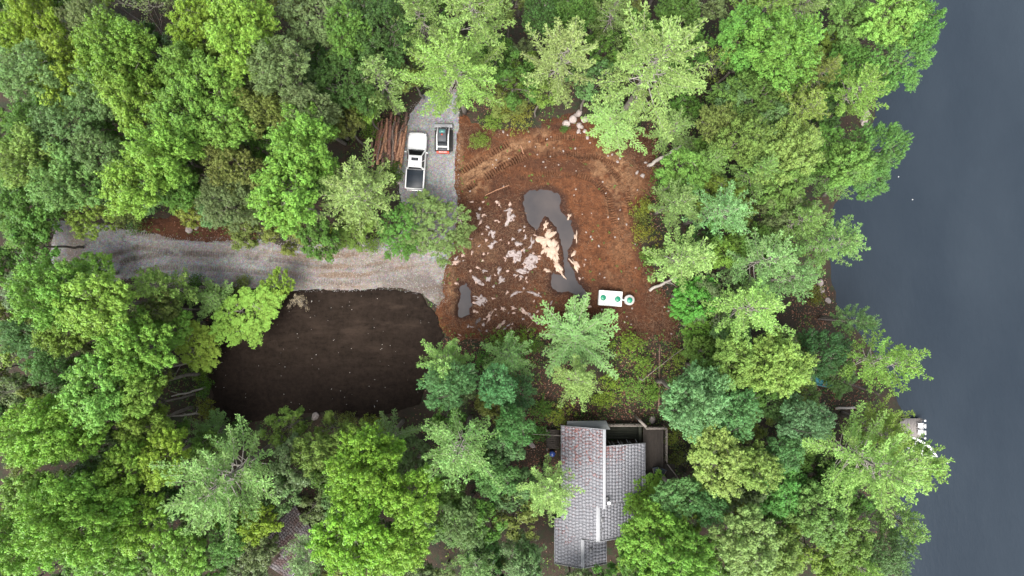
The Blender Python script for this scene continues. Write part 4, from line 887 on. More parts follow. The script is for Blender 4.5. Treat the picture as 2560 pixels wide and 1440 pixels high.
for row, (n_, zz) in enumerate(((14, .20), (11, .52), (7, .82))):
    for i in range(n_):
        fx = 930 + row * 12 + (i + .5) * (84 - row * 14) / n_; mid = 350 + lr.uniform(-20, 20); ln = lr.uniform(70, 120) * (1 - .08 * row); tl = lr.uniform(-4, 24)
        x0, y0 = P(fx - tl / 2, mid + ln / 2, zz); x1, y1 = P(fx + tl / 2, mid - ln / 2, zz); ci = lr.choice([0, 0, 1, 2, 3, 1]) if row < 2 else lr.choice([0, 3, 2]); r_ = lr.uniform(.12, .19)
        gz = surf1((x0 + x1) / 2, (y0 + y1) / 2)
        mt = [1, 0, 2, 3].index(ci) if False else ci
        lb = ['reddish brown', 'dark brown', 'greyish', 'orange-brown'][ci] + ' log, ' + ['in the bottom layer', 'in the middle layer', 'lying on top'][row] + ' of the pile, %s from the pickup side' % (['first', 'second', 'third', 'fourth', 'fifth', 'sixth', 'seventh', 'eighth', 'ninth', 'tenth', 'eleventh', 'twelfth', 'thirteenth', 'fourteenth'][n_ - 1 - i])
        log(x0, y0, x1, y1, gz + zz, r_, LOGB[ci], lb)
for (a, b, c_, d_, zz, r_, lb) in [(942, 402, 958, 330, 1.05, .07, 'thin pale log lying across the left of the log pile'), (1004, 318, 994, 362, 1.05, .045, 'slim pole standing out at the right of the log pile'), (948, 366, 1014, 318, 1.15, .03, 'thin bare branch lying diagonally across the top of the log pile'), (924, 355, 952, 300, .9, .04, 'slender brown pole at the left of the log pile')]:
    x0, y0 = P(a, b, zz); x1, y1 = P(c_, d_, zz); log(x0, y0, x1, y1, surf1(x0, y0) + zz, r_, LOGB[2], lb, None, 'log' if r_ > .05 else 'branch')

def fallen(name, pts, r0, r1, mat, label, cat, zs=None, twigs_=0, seed=1):
    rg = np.random.default_rng(seed); Q = []
    for i, (px, py) in enumerate(pts):
        zz = zs[i] if zs else .12; x_, y_ = P(px, py, zz); Q.append((x_, y_, surf1(x_, y_) + zz))
    Q = np.array(Q); n = 3 * len(Q); tt = np.linspace(0, len(Q) - 1, n); F = np.stack([np.interp(tt, np.arange(len(Q)), Q[:, i]) for i in range(3)], 1) + rg.normal(size=(n, 3)) * r0 * .25
    e = empty(name, tuple(Q[0])); tag(e, label, cat); mb = MB(); mb.tube(F - Q[0], np.linspace(r0, r1, n), 8); mb.build('stem', mat, e, True)
    if twigs_:
        for i in range(twigs_):
            j = rg.integers(1, n - 1); mb = MB(); d = unit(F[min(j + 1, n - 1)] - F[j - 1]) + rg.normal(size=3) * .7; d[2] = abs(d[2]) * .4; d = unit(d) * rg.uniform(.4, 1.3); mb.tube([F[j] - Q[0], F[j] - Q[0] + d * .5 + rg.normal(size=3) * .06, F[j] - Q[0] + d], [r0 * .3, r0 * .2, .008], 4); mb.build('side_branch', mat, e, True)
fallen('fallen_trunk', [(1622, 724), (1652, 712), (1680, 698), (1704, 690)], .17, .10, BARKP, 'pale grey bare trunk leaning out of the trees east of the septic tank', 'tree trunk', [.2, 1.0, 1.8, 2.4], 5, 3)
fallen('fallen_trunk', [(1622, 414), (1650, 396), (1690, 372), (1720, 352)], .20, .12, BARKP, 'pale grey trunk leaning from the north-east edge of the clearing under the pines', 'tree trunk', [.2, 1.3, 2.6, 3.6], 4, 4)
fallen('stick', [(1213, 489), (1240, 476), (1273, 463)], .035, .05, LOGB[3], 'long straight stripped stick on the soil west of the puddle', 'stick', None, 0, 5)
fallen('stick', [(1302, 364), (1309, 385)], .05, .035, LOGB[3], 'short pale stick at the end of the pale track strip', 'stick', None, 0, 6)
fallen('stick', [(1318, 820), (1345, 790)], .03, .02, LOGB[3], 'thin pale stick low on the churned soil left of the big clearing pine', 'stick', None, 0, 7)
for i, (a, b, c_, d_, lb) in enumerate([(386, 922, 492, 902, 'grey leaning trunk nearest the top of the dark pad, in the west tree edge'), (430, 990, 515, 968, 'pale leaning trunk beside the lower west edge of the dark pad'), (390, 880, 470, 864, 'long pale forked trunk lying under the trees west of the dark pad'), (410, 1040, 500, 1032, 'thin reddish dead trunk near the south-west corner of the dark pad')]):
    fallen('leaning_trunk', [(c_, d_), ((a + c_) / 2, (b + d_) / 2 + 3), (a, b)], .11, .06, BARKP, lb, 'tree trunk', [.5, 2.6, 4.6], 4, 10 + i)
fallen('timber_edging', [(1650, 860), (1648, 940), (1647, 1030)], .10, .10, LOGB[1], 'long dark timber edging running south through the undergrowth to the deck', 'edging')
fallen('shore_log', [(2050, 798), (2115, 803)], .10, .07, BARKD, 'dark log lying across the leafy shore point', 'log', [.25, .3])
fallen('leaning_trunk', [(2110, 955), (2170, 975), (2210, 990)], .12, .09, BARKD, 'dark leaning trunk on the shore above the dock', 'tree trunk', [.3, 1.3, 2.2])
fallen('shore_log', [(2090, 1022), (2140, 1020)], .14, .12, BARKP, 'pale log on the leaf litter inland from the dock', 'log', [.2, .2])

# ------------------------------------------------------------------ house
m = Mat('roof_shingle'); m.set(.55, .0)
n1 = m.noise(1.3, 5, .6); v = m.attr('v'); c = m.mix(v, (.180, .181, .199), (.212, .213, .230)); c = m.mix(m.math('MULTIPLY', m.ramp(n1, .40, .7), .45), c, (.168, .168, .184))
mp = m.node('ShaderNodeMapping'); mp.inputs['Scale'].default_value = (3.6, 5.2, 1); m.L(m.geo(), mp.inputs[0]); n2 = m.noise(1.5, 4, .7, mp.outputs[0]); rst = m.math('MULTIPLY', m.math('GREATER_THAN', m.math('ADD', n2, m.math('MULTIPLY', m.attr('rust'), .16)), .672), 1.0)
n3 = m.noise(1.9, 3, .5); c = m.mix(rst, c, m.mix(m.ramp(n3, .45, .6), (.13, .075, .075), (.215, .085, .075)))
n5 = m.noise(4.5, 3, .5); c = m.mix(m.ramp(n5, .685, .72), c, (.09, .075, .075)); m.base(c); m.bump(n2, .25, .02); SHING = m.m
TRIM = plain('pale_trim', (.25, .255, .268), .5, 0, .08, 3); SID = plain('brown_siding', (.055, .035, .026), .8, 0, .3, 4); DECK = plain('weathered_deck', (.050, .040, .033), .9, 0, .45, 3); DECK2 = plain('mossy_deck', (.034, .036, .024), .9, 0, .45, 2); RAIL = plain('rail_wood', (.22, .19, .165), .8, 0, .25, 5)
hs_ = empty('house', (0, 0, 0)); tag(hs_, 'house with stepped grey metal shingle roof stained with red, south of the clearing', 'house')
hr = np.random.default_rng(12)
def roof_plane(xe, ze, xr, zr, y0, y1, n, rust, parent, tile=.34):
    """courses of shingles from the eaves (xe) up to the ridge (xr); every course a part made of lapped, slightly uneven tiles"""
    for i in range(n):
        a = i / n; b = (i + 1) / n; xa = xe + (xr - xe) * a; xb = xe + (xr - xe) * b; za = ze + (zr - ze) * a; zb_ = ze + (zr - ze) * b; mb = MB(); R_ = []; y = min(y0, y1); Y1 = max(y0, y1); off = hr.uniform(0, tile)
        ys = [y] + [y + off + k_ * tile for k_ in range(int((Y1 - y) / tile) + 1) if y + off + k_ * tile < Y1 - .05] + [Y1]
        for j in range(len(ys) - 1):
            g = .004; l0 = .026 + hr.normal() * .002; l1 = .006; ya, yb = ys[j] + g, ys[j + 1] - g; sx = 1 if xr > xe else -1
            top = [(xa, ya, za + l0), (xb + sx * .02, ya, zb_ + l1), (xb + sx * .02, yb, zb_ + l1), (xa, yb, za + l0)]; bot = [(p[0], p[1], p[2] - l0 - .02) for p in top]
            if sx < 0: top = top[::-1]; bot = bot[::-1]
            vv = hr.random(); mb.add(top + bot, q=[(0, 1, 2, 3), (7, 6, 5, 4), (0, 4, 5, 1), (1, 5, 6, 2), (2, 6, 7, 3), (3, 7, 4, 0)], a=vv)
            R_ += [rust((xa + xb) / 2, (ya + yb) / 2) + hr.normal() * .25] * 8
        o = mb.build('roof_course', SHING, parent); at = o.data.attributes.new('rust', 'FLOAT', 'POINT'); at.data.foreach_set('value', np.array(R_, np.float32))
    mb = MB(); d = -.06; mb.add([(xe, y0, ze + d), (xr, y0, zr + d), (xr, y1, zr + d), (xe, y1, ze + d), (xe, y0, ze + d - .12), (xr, y0, zr + d - .12), (xr, y1, zr + d - .12), (xe, y1, ze + d - .12)], q=[(0, 1, 2, 3), (4, 7, 6, 5), (0, 4, 5, 1), (1, 5, 6, 2), (2, 6, 7, 3), (3, 7, 4, 0)]); mb.build('roof_deck', SID, parent)
rW = lambda x, y: float(np.clip(1.15 - (-14 - y) / 8.0, 0, 1) * 1.0 + .55 * math.exp(-((x - 5.5) ** 2) / 1.2 - ((y + 24.5) ** 2) / 4) - .12 * (x - 5) / 4)
rE = lambda x, y: float(np.clip(1.0 - (-15.7 - y) / 3.2, 0, 1) * np.clip((12.0 - x) / 1.5, 0, 1)); r0 = lambda x, y: 0.0
RF = empty('roof', (0, 0, 0)); RF.parent = hs_
roof_plane(5.0, 3.7, 8.95, 5.68, -13.95, -21.7, 12, rW, RF)
roof_plane(5.0, 3.7, 8.36, 5.38, -21.7, -23.3, 10, rW, RF)
roof_plane(4.35, 3.375, 8.36, 5.38, -23.3, -25.0, 12, rW, RF)
roof_plane(4.35, 3.375, 6.90, 4.65, -25.0, -27.9, 8, rW, RF)
roof_plane(13.45, 3.5, 9.02, 5.10, -15.74, -21.45, 13, rE, RF)
roof_plane(12.25, 3.55, 8.55, 5.36, -21.55, -25.0, 11, r0, RF)
roof_plane(9.55, 3.38, 7.08, 4.62, -25.05, -27.9, 7, r0, RF)
for nm, args in (('ridge_cap', (8.93, 9.22, -13.93, -21.72, 5.70, 5.76)), ('ridge_cap', (8.30, 8.70, -21.5, -25.02, 5.40, 5.46)), ('ridge_cap', (6.86, 7.22, -25.06, -27.92, 4.66, 4.72))): boxo(nm, args[0], args[1], args[3], args[2], args[4], args[5], TRIM, RF, .015)
def fascia(p, q_, parent=RF): mb = MB(); mb.bar(p, q_, .05, .20); mb.build('fascia', TRIM, parent)
fascia((4.95, -13.90, 3.68), (9.2, -13.90, 5.74)); fascia((9.2, -15.70, 5.08), (13.48, -15.70, 3.53)); fascia((4.97, -13.9, 3.68), (4.97, -23.3, 3.68)); fascia((4.32, -23.3, 3.35), (4.32, -27.93, 3.35)); fascia((13.48, -15.7, 3.5), (13.48, -21.4, 3.5))
fascia((4.32, -27.94, 3.38), (7.0, -27.94, 4.70)); fascia((7.0, -27.94, 4.70), (9.58, -27.94, 3.42)); fascia((7.0, -25.05, 4.78), (8.5, -25.05, 5.42)); fascia((8.5, -25.05, 5.42), (12.28, -25.05, 3.60)); fascia((9.58, -25.05, 3.38), (9.58, -27.9, 3.38)); fascia((12.28, -21.55, 3.53), (12.28, -25.0, 3.53)); fascia((9.05, -21.52, 5.14), (12.28, -21.52, 3.66))
boxo('skylight_box', 8.75, 9.05, -23.2, -22.7, 5.16, 5.24, STEEL, RF); boxo('skylight_box', 8.72, 9.02, -24.0, -23.75, 5.17, 5.23, STEEL, RF); boxo('roof_hatch', 7.75, 8.03, -26.5, -26.05, 4.30, 4.38, STEEL, RF)
for x0, x1, y0, y1, zt_ in ((5.5, 9.1, -23.0, -14.4, 3.9), (9.1, 13.0, -21.4, -16.2, 3.5), (4.8, 8.4, -25.0, -23.0, 3.4), (8.4, 11.9, -25.0, -21.4, 3.6), (4.8, 9.1, -27.5, -25.0, 3.3)): boxo('wall', x0, x1 - .003, y0 + .003, y1, -.6, zt_, SID, hs_)
boxo('wall', 8.85, 9.0, -21.6, -14.4, 3.9, 5.55, SID, hs_)
me = bpy.data.meshes.new('gable'); me.from_pydata([(5.5, -14.39, 3.8), (9.0, -14.39, 3.8), (9.0, -14.39, 5.55), (5.5, -14.5, 3.8), (9.0, -14.5, 3.8), (9.0, -14.5, 5.55)], [], [(0, 2, 1), (3, 4, 5), (0, 1, 4, 3), (1, 2, 5, 4), (2, 0, 3, 5)]); link('gable_wall', me, SID, hs_)
for i in range(4): # clerestory and glazing under the north edge of the east slope
    wn = boxo('window', 9.5 + i * .92, 10.25 + i * .92, -16.19, -16.12, 1.6, 3.55, GLASS, hs_); boxo('window_frame', 9.42 + i * .92, 9.49 + i * .92, -16.19, -15.9, 1.55, 3.62, TRIM, wn); 
for i in range(4): mb = MB(); mb.bar((9.9 + i * .95, -15.75, 4.2 - i * .3), (9.75 + i * .95, -15.45, 3.6 - i * .25), .05, .05); mb.build('rafter_tail', TRIM, hs_)
VENT = paint('white_vent', (.70, .70, .70), .4); x_, y_ = P(1523, 1258, 5.6); mb = MB(); mb.tube([(x_, y_, 4.7), (x_, y_, 5.45), (x_, y_, 5.46), (x_, y_, 5.60), (x_, y_, 5.64)], [.09, .09, .19, .19, .12], 20); mb.build('chimney_cap', VENT, RF)
x_, y_ = P(1518, 1245, 5.1); mb = MB(); mb.tube([(x_, y_, 4.8), (x_, y_, 5.12), (x_, y_, 5.13), (x_, y_, 5.2)], [.10, .10, .17, .14], 14); mb.build('roof_vent', STEEL, RF)
# porch roof at the north gable
pr = MB(); pr.add([(5.6, -13.55, 3.3), (9.6, -13.55, 3.0), (10.0, -14.4, 3.3), (5.6, -14.4, 3.55), (5.6, -13.55, 3.2), (9.6, -13.55, 2.9), (10.0, -14.4, 3.2), (5.6, -14.4, 3.45)], q=[(0, 3, 2, 1), (4, 5, 6, 7), (0, 1, 5, 4), (1, 2, 6, 5), (2, 3, 7, 6), (3, 0, 4, 7)]); pr.build('porch_roof', plain('porch_grey', (.19, .20, .20), .7, 0, .2, 3), hs_)
# deck
dk = empty('deck', (0, 0, 0)); tag(dk, 'dark weathered wooden deck wrapping the north-east side of the house', 'deck')
def boards(x0, x1, y0, y1, z, horiz, mat, w_=.15, clip=None):
    n = int(((y1 - y0) if horiz else (x1 - x0)) / w_)
    for i in range(n):
        mb = MB(); j = hr.normal() * .004
        if horiz: mb.box(x0, x1, y0 + i * w_, y0 + (i + 1) * w_ - .014, z - .04, z + j)
        else:
            xa = x0 + i * w_; ya = y0 if clip is None else max(y0, clip(xa)); mb.box(xa, xa + w_ - .014, ya, y1, z - .04, z + j)
        mb.build('board', mat, dk)
zd = 2.2; X0, Y0 = P(1600, 1110, zd); X1, Y1 = P(1662, 1068, zd); boards(13.55, X1, -19.9, Y1, zd, False, DECK)
boards(13.55, X1 + 1.15, -22.0, -17.95, zd, False, DECK, .15, lambda xx: -22.0) if False else boards(X1, X1 + 1.12, -22.4, -18.2, zd, False, DECK); boards(13.55, X1, -22.4, -19.93, zd, False, DECK); boards(9.2, 13.5, -15.9, -14.2, .9, True, DECK2, .28)
boxo('step', 13.2, 13.5, -16.0, -14.2, .95, 1.6, DECK2, dk)
def rail(p, q_, z, posts=4):
    r = empty('railing', (0, 0, 0)); r.parent = dk
    for zz, th in ((.95, .09), (.15, .05)): mb = MB(); mb.bar((p[0], p[1], z + zz), (q_[0], q_[1], z + zz), th, .04); mb.build('rail', RAIL, r)
    for i in range(posts): t = i / (posts - 1); x_ = p[0] + (q_[0] - p[0]) * t; y_ = p[1] + (q_[1] - p[1]) * t; boxo('post', x_ - .045, x_ + .045, y_ - .045, y_ + .045, z - .1, z + 1.0, RAIL, r)
    L = math.hypot(q_[0] - p[0], q_[1] - p[1]); n = int(L / .14); mb = MB()
    for i in range(n): t = (i + .5) / n; x_ = p[0] + (q_[0] - p[0]) * t; y_ = p[1] + (q_[1] - p[1]) * t; mb.box(x_ - .015, x_ + .015, y_ - .015, y_ + .015, z + .15, z + .93)
    tag(mb.build('balusters', RAIL, r), kind='stuff')
xr = X1 + .02; rail((9.4, -14.1), (13.7, -14.1), 2.0, 5); rail((13.7, Y1 + .02), (xr, Y1 + .02), zd, 4); rail((xr, Y1), (xr, -17.9), zd, 5); rail((xr, -17.9), (xr + 1.15, -19.4), zd, 3); rail((xr + 1.15, -19.4), (xr + 1.15, -23.4), zd, 4)
for (x_, y_) in ((13.7, -14.3), (xr, -14.3), (xr, -18), (xr + 1.1, -23)): boxo('deck_post', x_ - .08, x_ + .08, y_ - .08, y_ + .08, -.6, zd - .05, SID, dk)
mb = MB(); mb.bar((13.0, -13.5, 2.7), (13.7, -14.2, 3.05), .25, .05); mb.bar((12.9, -13.4, .3), (13.6, -14.1, 2.6), .25, .05); mb.build('gangway', RAIL, dk)
# garden chairs and table on the deck
CH = plain('blue_grey_plastic', (.05, .065, .085), .6)
def chair(px, py, rz, label):
    x_, y_ = P(px, py, zd + .5); e = empty('deck_chair', (x_, y_, zd), rz); tag(e, label, 'chair', 'chairs on the deck')
    boxo('seat', -.28, .28, -.28, .28, .38, .43, CH, e, .02); mb = MB(); mb.bar((0, .27, .42), (0, .42, 1.0), .52, .04)
    mb.build('backrest', CH, e)
    for s in (-1, 1): boxo('armrest', s * .30 - .035, s * .30 + .035, -.26, .28, .60, .63, RAIL, e)
    for sx in (-1, 1):
        for sy in (-1, 1): boxo('leg', sx * .26 - .02, sx * .26 + .02, sy * .25 - .02, sy * .25 + .02, 0, .38 if sy > 0 else .60, CH, e)
chair(1640, 1176, .2, 'dark blue-grey deck chair nearest the house end of the deck'); chair(1655, 1180, -.5, 'dark deck chair nearest the slanting railing'); chair(1624, 1190, 1.9, 'dark deck chair lowest on the deck, half under leaves')
# left-hand yard: small landing and bin
boxo('x', 0, 0, 0, 0, 0, 0, SID, None) if False else None
la = empty('landing', (0, 0, 0)); tag(la, 'small dark wooden landing against the west wall of the house', 'landing')
for i in range(10): boxo('board', 3.6 + 0 * i, 4.95, -16.9 + i * .2, -16.9 + i * .2 + .186, .75, .80, DECK, la)
for yy in (-16.9, -14.95): boxo('post', 3.6, 3.7, yy, yy + .1, -.2, 1.7, RAIL, la)
bl = MB(); bx_, by_ = P(1381, 1136, .9); bl.tube([(bx_, by_, .0), (bx_, by_, .85), (bx_, by_, .88)], [.27, .30, .28], 16); tag(bl.build('barrel', paint('blue_plastic', (.02, .05, .22), .4)), 'small blue barrel by the west wall of the house', 'barrel')
# wires
def wire(p, q_, label, sag=.5):
    t = np.linspace(0, 1, 14)[:, None]; p = np.array(p, float); q_ = np.array(q_, float); pts = p * (1 - t) + q_ * t; pts[:, 2] -= (sag * 4 * t * (1 - t))[:, 0]
    mb = MB(); mb.tube(pts, .022, 5); tag(mb.build('wire', RAIL, None, True), label, 'wire')
a = P(1330, 1086, 3.9); wire((a[0], a[1], 3.9), (4.97, -14.9, 3.9), 'thin pale cable running west from the house eaves', .1)
a = P(1608, 952, 4); b = P(1722, 860, 6); wire((a[0], a[1], 3.6), (b[0], b[1], 6.2), 'grey overhead wire crossing the undergrowth north-east of the house', .3)
mb = MB(); mb.tube([(a[0], a[1], -.2), (a[0], a[1], 3.7)], [.09, .07], 8); tag(mb.build('service_pole', BARK, None, True), 'thin weathered pole holding the overhead wire in the undergrowth north-east of the house', 'pole')

# ------------------------------------------------------------------ small shingled cabin in the south-west trees
cb = empty('cabin', (*P(748, 1370, 3.2), 0), radians(45)); tag(cb, 'small cabin with brown-stained shingle roof half hidden by trees at the south edge', 'cabin')
m = Mat('old_shingle'); m.set(.85); v = m.attr('v'); n1 = m.noise(1.2, 4, .6); m.base(m.mix(m.ramp(n1, .42, .58), m.mix(v, (.075, .066, .068), (.125, .113, .113)), (.065, .04, .036))); OSH = m.m
def slope_roof(x0, x1, y0, y1, z0_, z1_, n, parent):
    for i in range(n):
        a = i / n; b = (i + 1) / n; ya = y0 + (y1 - y0) * a; yb = y0 + (y1 - y0) * b; za = z0_ + (z1_ - z0_) * a; zb_ = z0_ + (z1_ - z0_) * b; mb = MB(); xx = x0
        while xx < x1 - .02:
            xe = min(x1, xx + hr.uniform(.22, .36)); l0 = .05 + hr.normal() * .012; s = 1 if y1 > y0 else -1; top = [(xx, ya, za + l0), (xe - .012, ya, za + l0), (xe - .012, yb + s * .02, zb_ + .01), (xx, yb + s * .02, zb_ + .01)]
            if s < 0: top = top[::-1]
            mb.add(top + [(p[0], p[1], p[2] - l0 - .02) for p in top], q=[(0, 1, 2, 3), (7, 6, 5, 4), (0, 4, 5, 1), (1, 5, 6, 2), (2, 6, 7, 3), (3, 7, 4, 0)], a=hr.random()); xx = xe
        mb.build('roof_course', OSH, parent)
slope_roof(-1.6, 2.6, -1.9, .8, 2.7, 3.8, 11, cb); slope_roof(-1.6, 2.6, 3.4, .8, 2.7, 3.8, 10, cb); slope_roof(-3.4, -1.62, -1.5, .8, 2.5, 3.4, 9, cb)
boxo('wall', -1.4, 2.4, -1.6, 3.1, -.5, 2.7, SID, cb); boxo('wall', -3.2, -1.41, -1.2, 1.8, -.5, 2.5, SID, cb); boxo('fascia', -3.43, -1.6, -1.56, -1.50, 2.42, 2.56, TRIM, cb); boxo('fascia', -1.63, 2.6, -1.96, -1.90, 2.6, 2.76, TRIM, cb)

# ------------------------------------------------------------------ dock, chairs, boat, kayak
dx0, dy0 = P(2250, 1046, -.7); dx1, dy1 = P(2306, 1094, -.7); kd = empty('dock', ((dx0 + dx1) / 2, (dy0 + dy1) / 2, -.75)); tag(kd, 'short grey plank dock reaching out from the trees into the lake', 'dock'); hw = (dx1 - dx0) / 2; hh = (dy0 - dy1) / 2
PLK = plain('grey_planks', (.20, .18, .17), .85, 0, .25, 5)
n = int(2 * hw / .16)
for i in range(n): boxo('plank', -hw + i * .16, -hw + i * .16 + .145, -hh, hh, 0, .05, PLK, kd)
for sx in (-1, 1):
    for sy in (-1, 1): mb = MB(); mb.tube([(sx * (hw - .12), sy * (hh - .1), -1.6), (sx * (hw - .12), sy * (hh - .1), .75), (sx * (hw - .12), sy * (hh - .1), .78)], [.09, .09, .13], 12); mb.build('post', VENT if sx > 0 else PLK, kd)
for j, yy in enumerate((.35, -.35)):
    e = empty('dock_chair', (kd.location.x + hw - .45, kd.location.y + yy, -.70), radians(-90)); tag(e, ('white plastic chair on the dock end, nearer the post', 'white plastic chair on the dock end, nearer the boat')[j], 'chair', 'chairs on the dock')
    boxo('seat', -.24, .24, -.24, .24, .38, .43, VENT, e, .02); mb = MB(); mb.bar((0, .24, .42), (0, .34, .85), .44, .04); mb.build('backrest', VENT, e)
    for sx in (-1, 1):
        boxo('armrest', sx * .26 - .025, sx * .26 + .025, -.22, .25, .58, .61, VENT, e)
        for sy in (-1, 1): boxo('leg', sx * .22 - .02, sx * .22 + .02, sy * .21 - .02, sy * .21 + .02, 0, .38, VENT, e)
bx, by = P(2306, 1122, LAKE_Z + .3); bt = empty('boat', (bx, by, LAKE_Z), radians(-28)); tag(bt, 'small white boat with teal interior moored below the dock under overhanging branches', 'boat')
def boat_hull(L, W, Hh, name, mat, parent, th=.05, z0=-.12):
    n = 14; sec = []
    for i in range(n):
        t = i / (n - 1); w_ = W / 2 * (sin(pi * min(1, t * .62 + .30)) ** .7) if t < .98 else .03; sec.append((-L / 2 + L * t, max(.02, w_ * (1 - max(0, t - .75) * 3.2)), Hh + .12 * t * t))
    mb = MB(); V = []
    for x_, w_, h in sec: V += [(x_, -w_, z0 + h), (x_, -w_ * .75, z0), (x_, w_ * .75, z0), (x_, w_, z0 + h), (x_, w_ - th if w_ > th else 0, z0 + h), (x_, w_ * .70, z0 + .06), (x_, -w_ * .70, z0 + .06), (x_, -(w_ - th) if w_ > th else 0, z0 + h)]
    q = []
    for i in range(n - 1):
        for j in range(8): q.append((i * 8 + j, (i + 1) * 8 + j, (i + 1) * 8 + (j + 1) % 8, i * 8 + (j + 1) % 8))
    q += [(0, 1, 2, 3), (0, 3, 4, 7), (4, 5, 6, 7)]; mb.add(V, q=q); return mb.build(name, mat, parent)
boat_hull(3.4, 1.5, .55, 'hull', VENT, bt); boxo('floor', -1.4, .9, -.45, .45, -.03, .0, paint('teal_paint', (.03, .22, .20), .5), bt)
for xx in (-.9, .1): boxo('bench', xx - .12, xx + .12, -.60, .60, .22, .26, VENT, bt)
x_, y_ = P(2048, 955, .4); ky = empty('canoe', (x_, y_, surf1(x_, y_) + .1), radians(-18)); tag(ky, 'turquoise canoe lying on reddish leaf litter beneath the shore trees', 'canoe'); boat_hull(3.8, .8, .32, 'hull', paint('turquoise_paint', (.035, .20, .23), .4), ky, .04, 0)
for xx in (-.8, .7): boxo('seat', xx - .12, xx + .12, -.3, .3, .22, .25, RAIL, ky)
for i, (px, py, lb) in enumerate([(2246, 442, 'small white float on the dark water below the northern point'), (2281, 499, 'tiny white float out on the lake, second from the northern point'), (2368, 1157, 'tiny white float beyond the large shore pine by the dock')]):
    x_, y_ = P(px, py, LAKE_Z); mb = MB(); mb.tube([(x_, y_, LAKE_Z - .08), (x_, y_, LAKE_Z + .03), (x_, y_, LAKE_Z + .09), (x_, y_, LAKE_Z + .1)], [.03, .06, .04, .01], 10); tag(mb.build('float', VENT, None, True), lb, 'float')
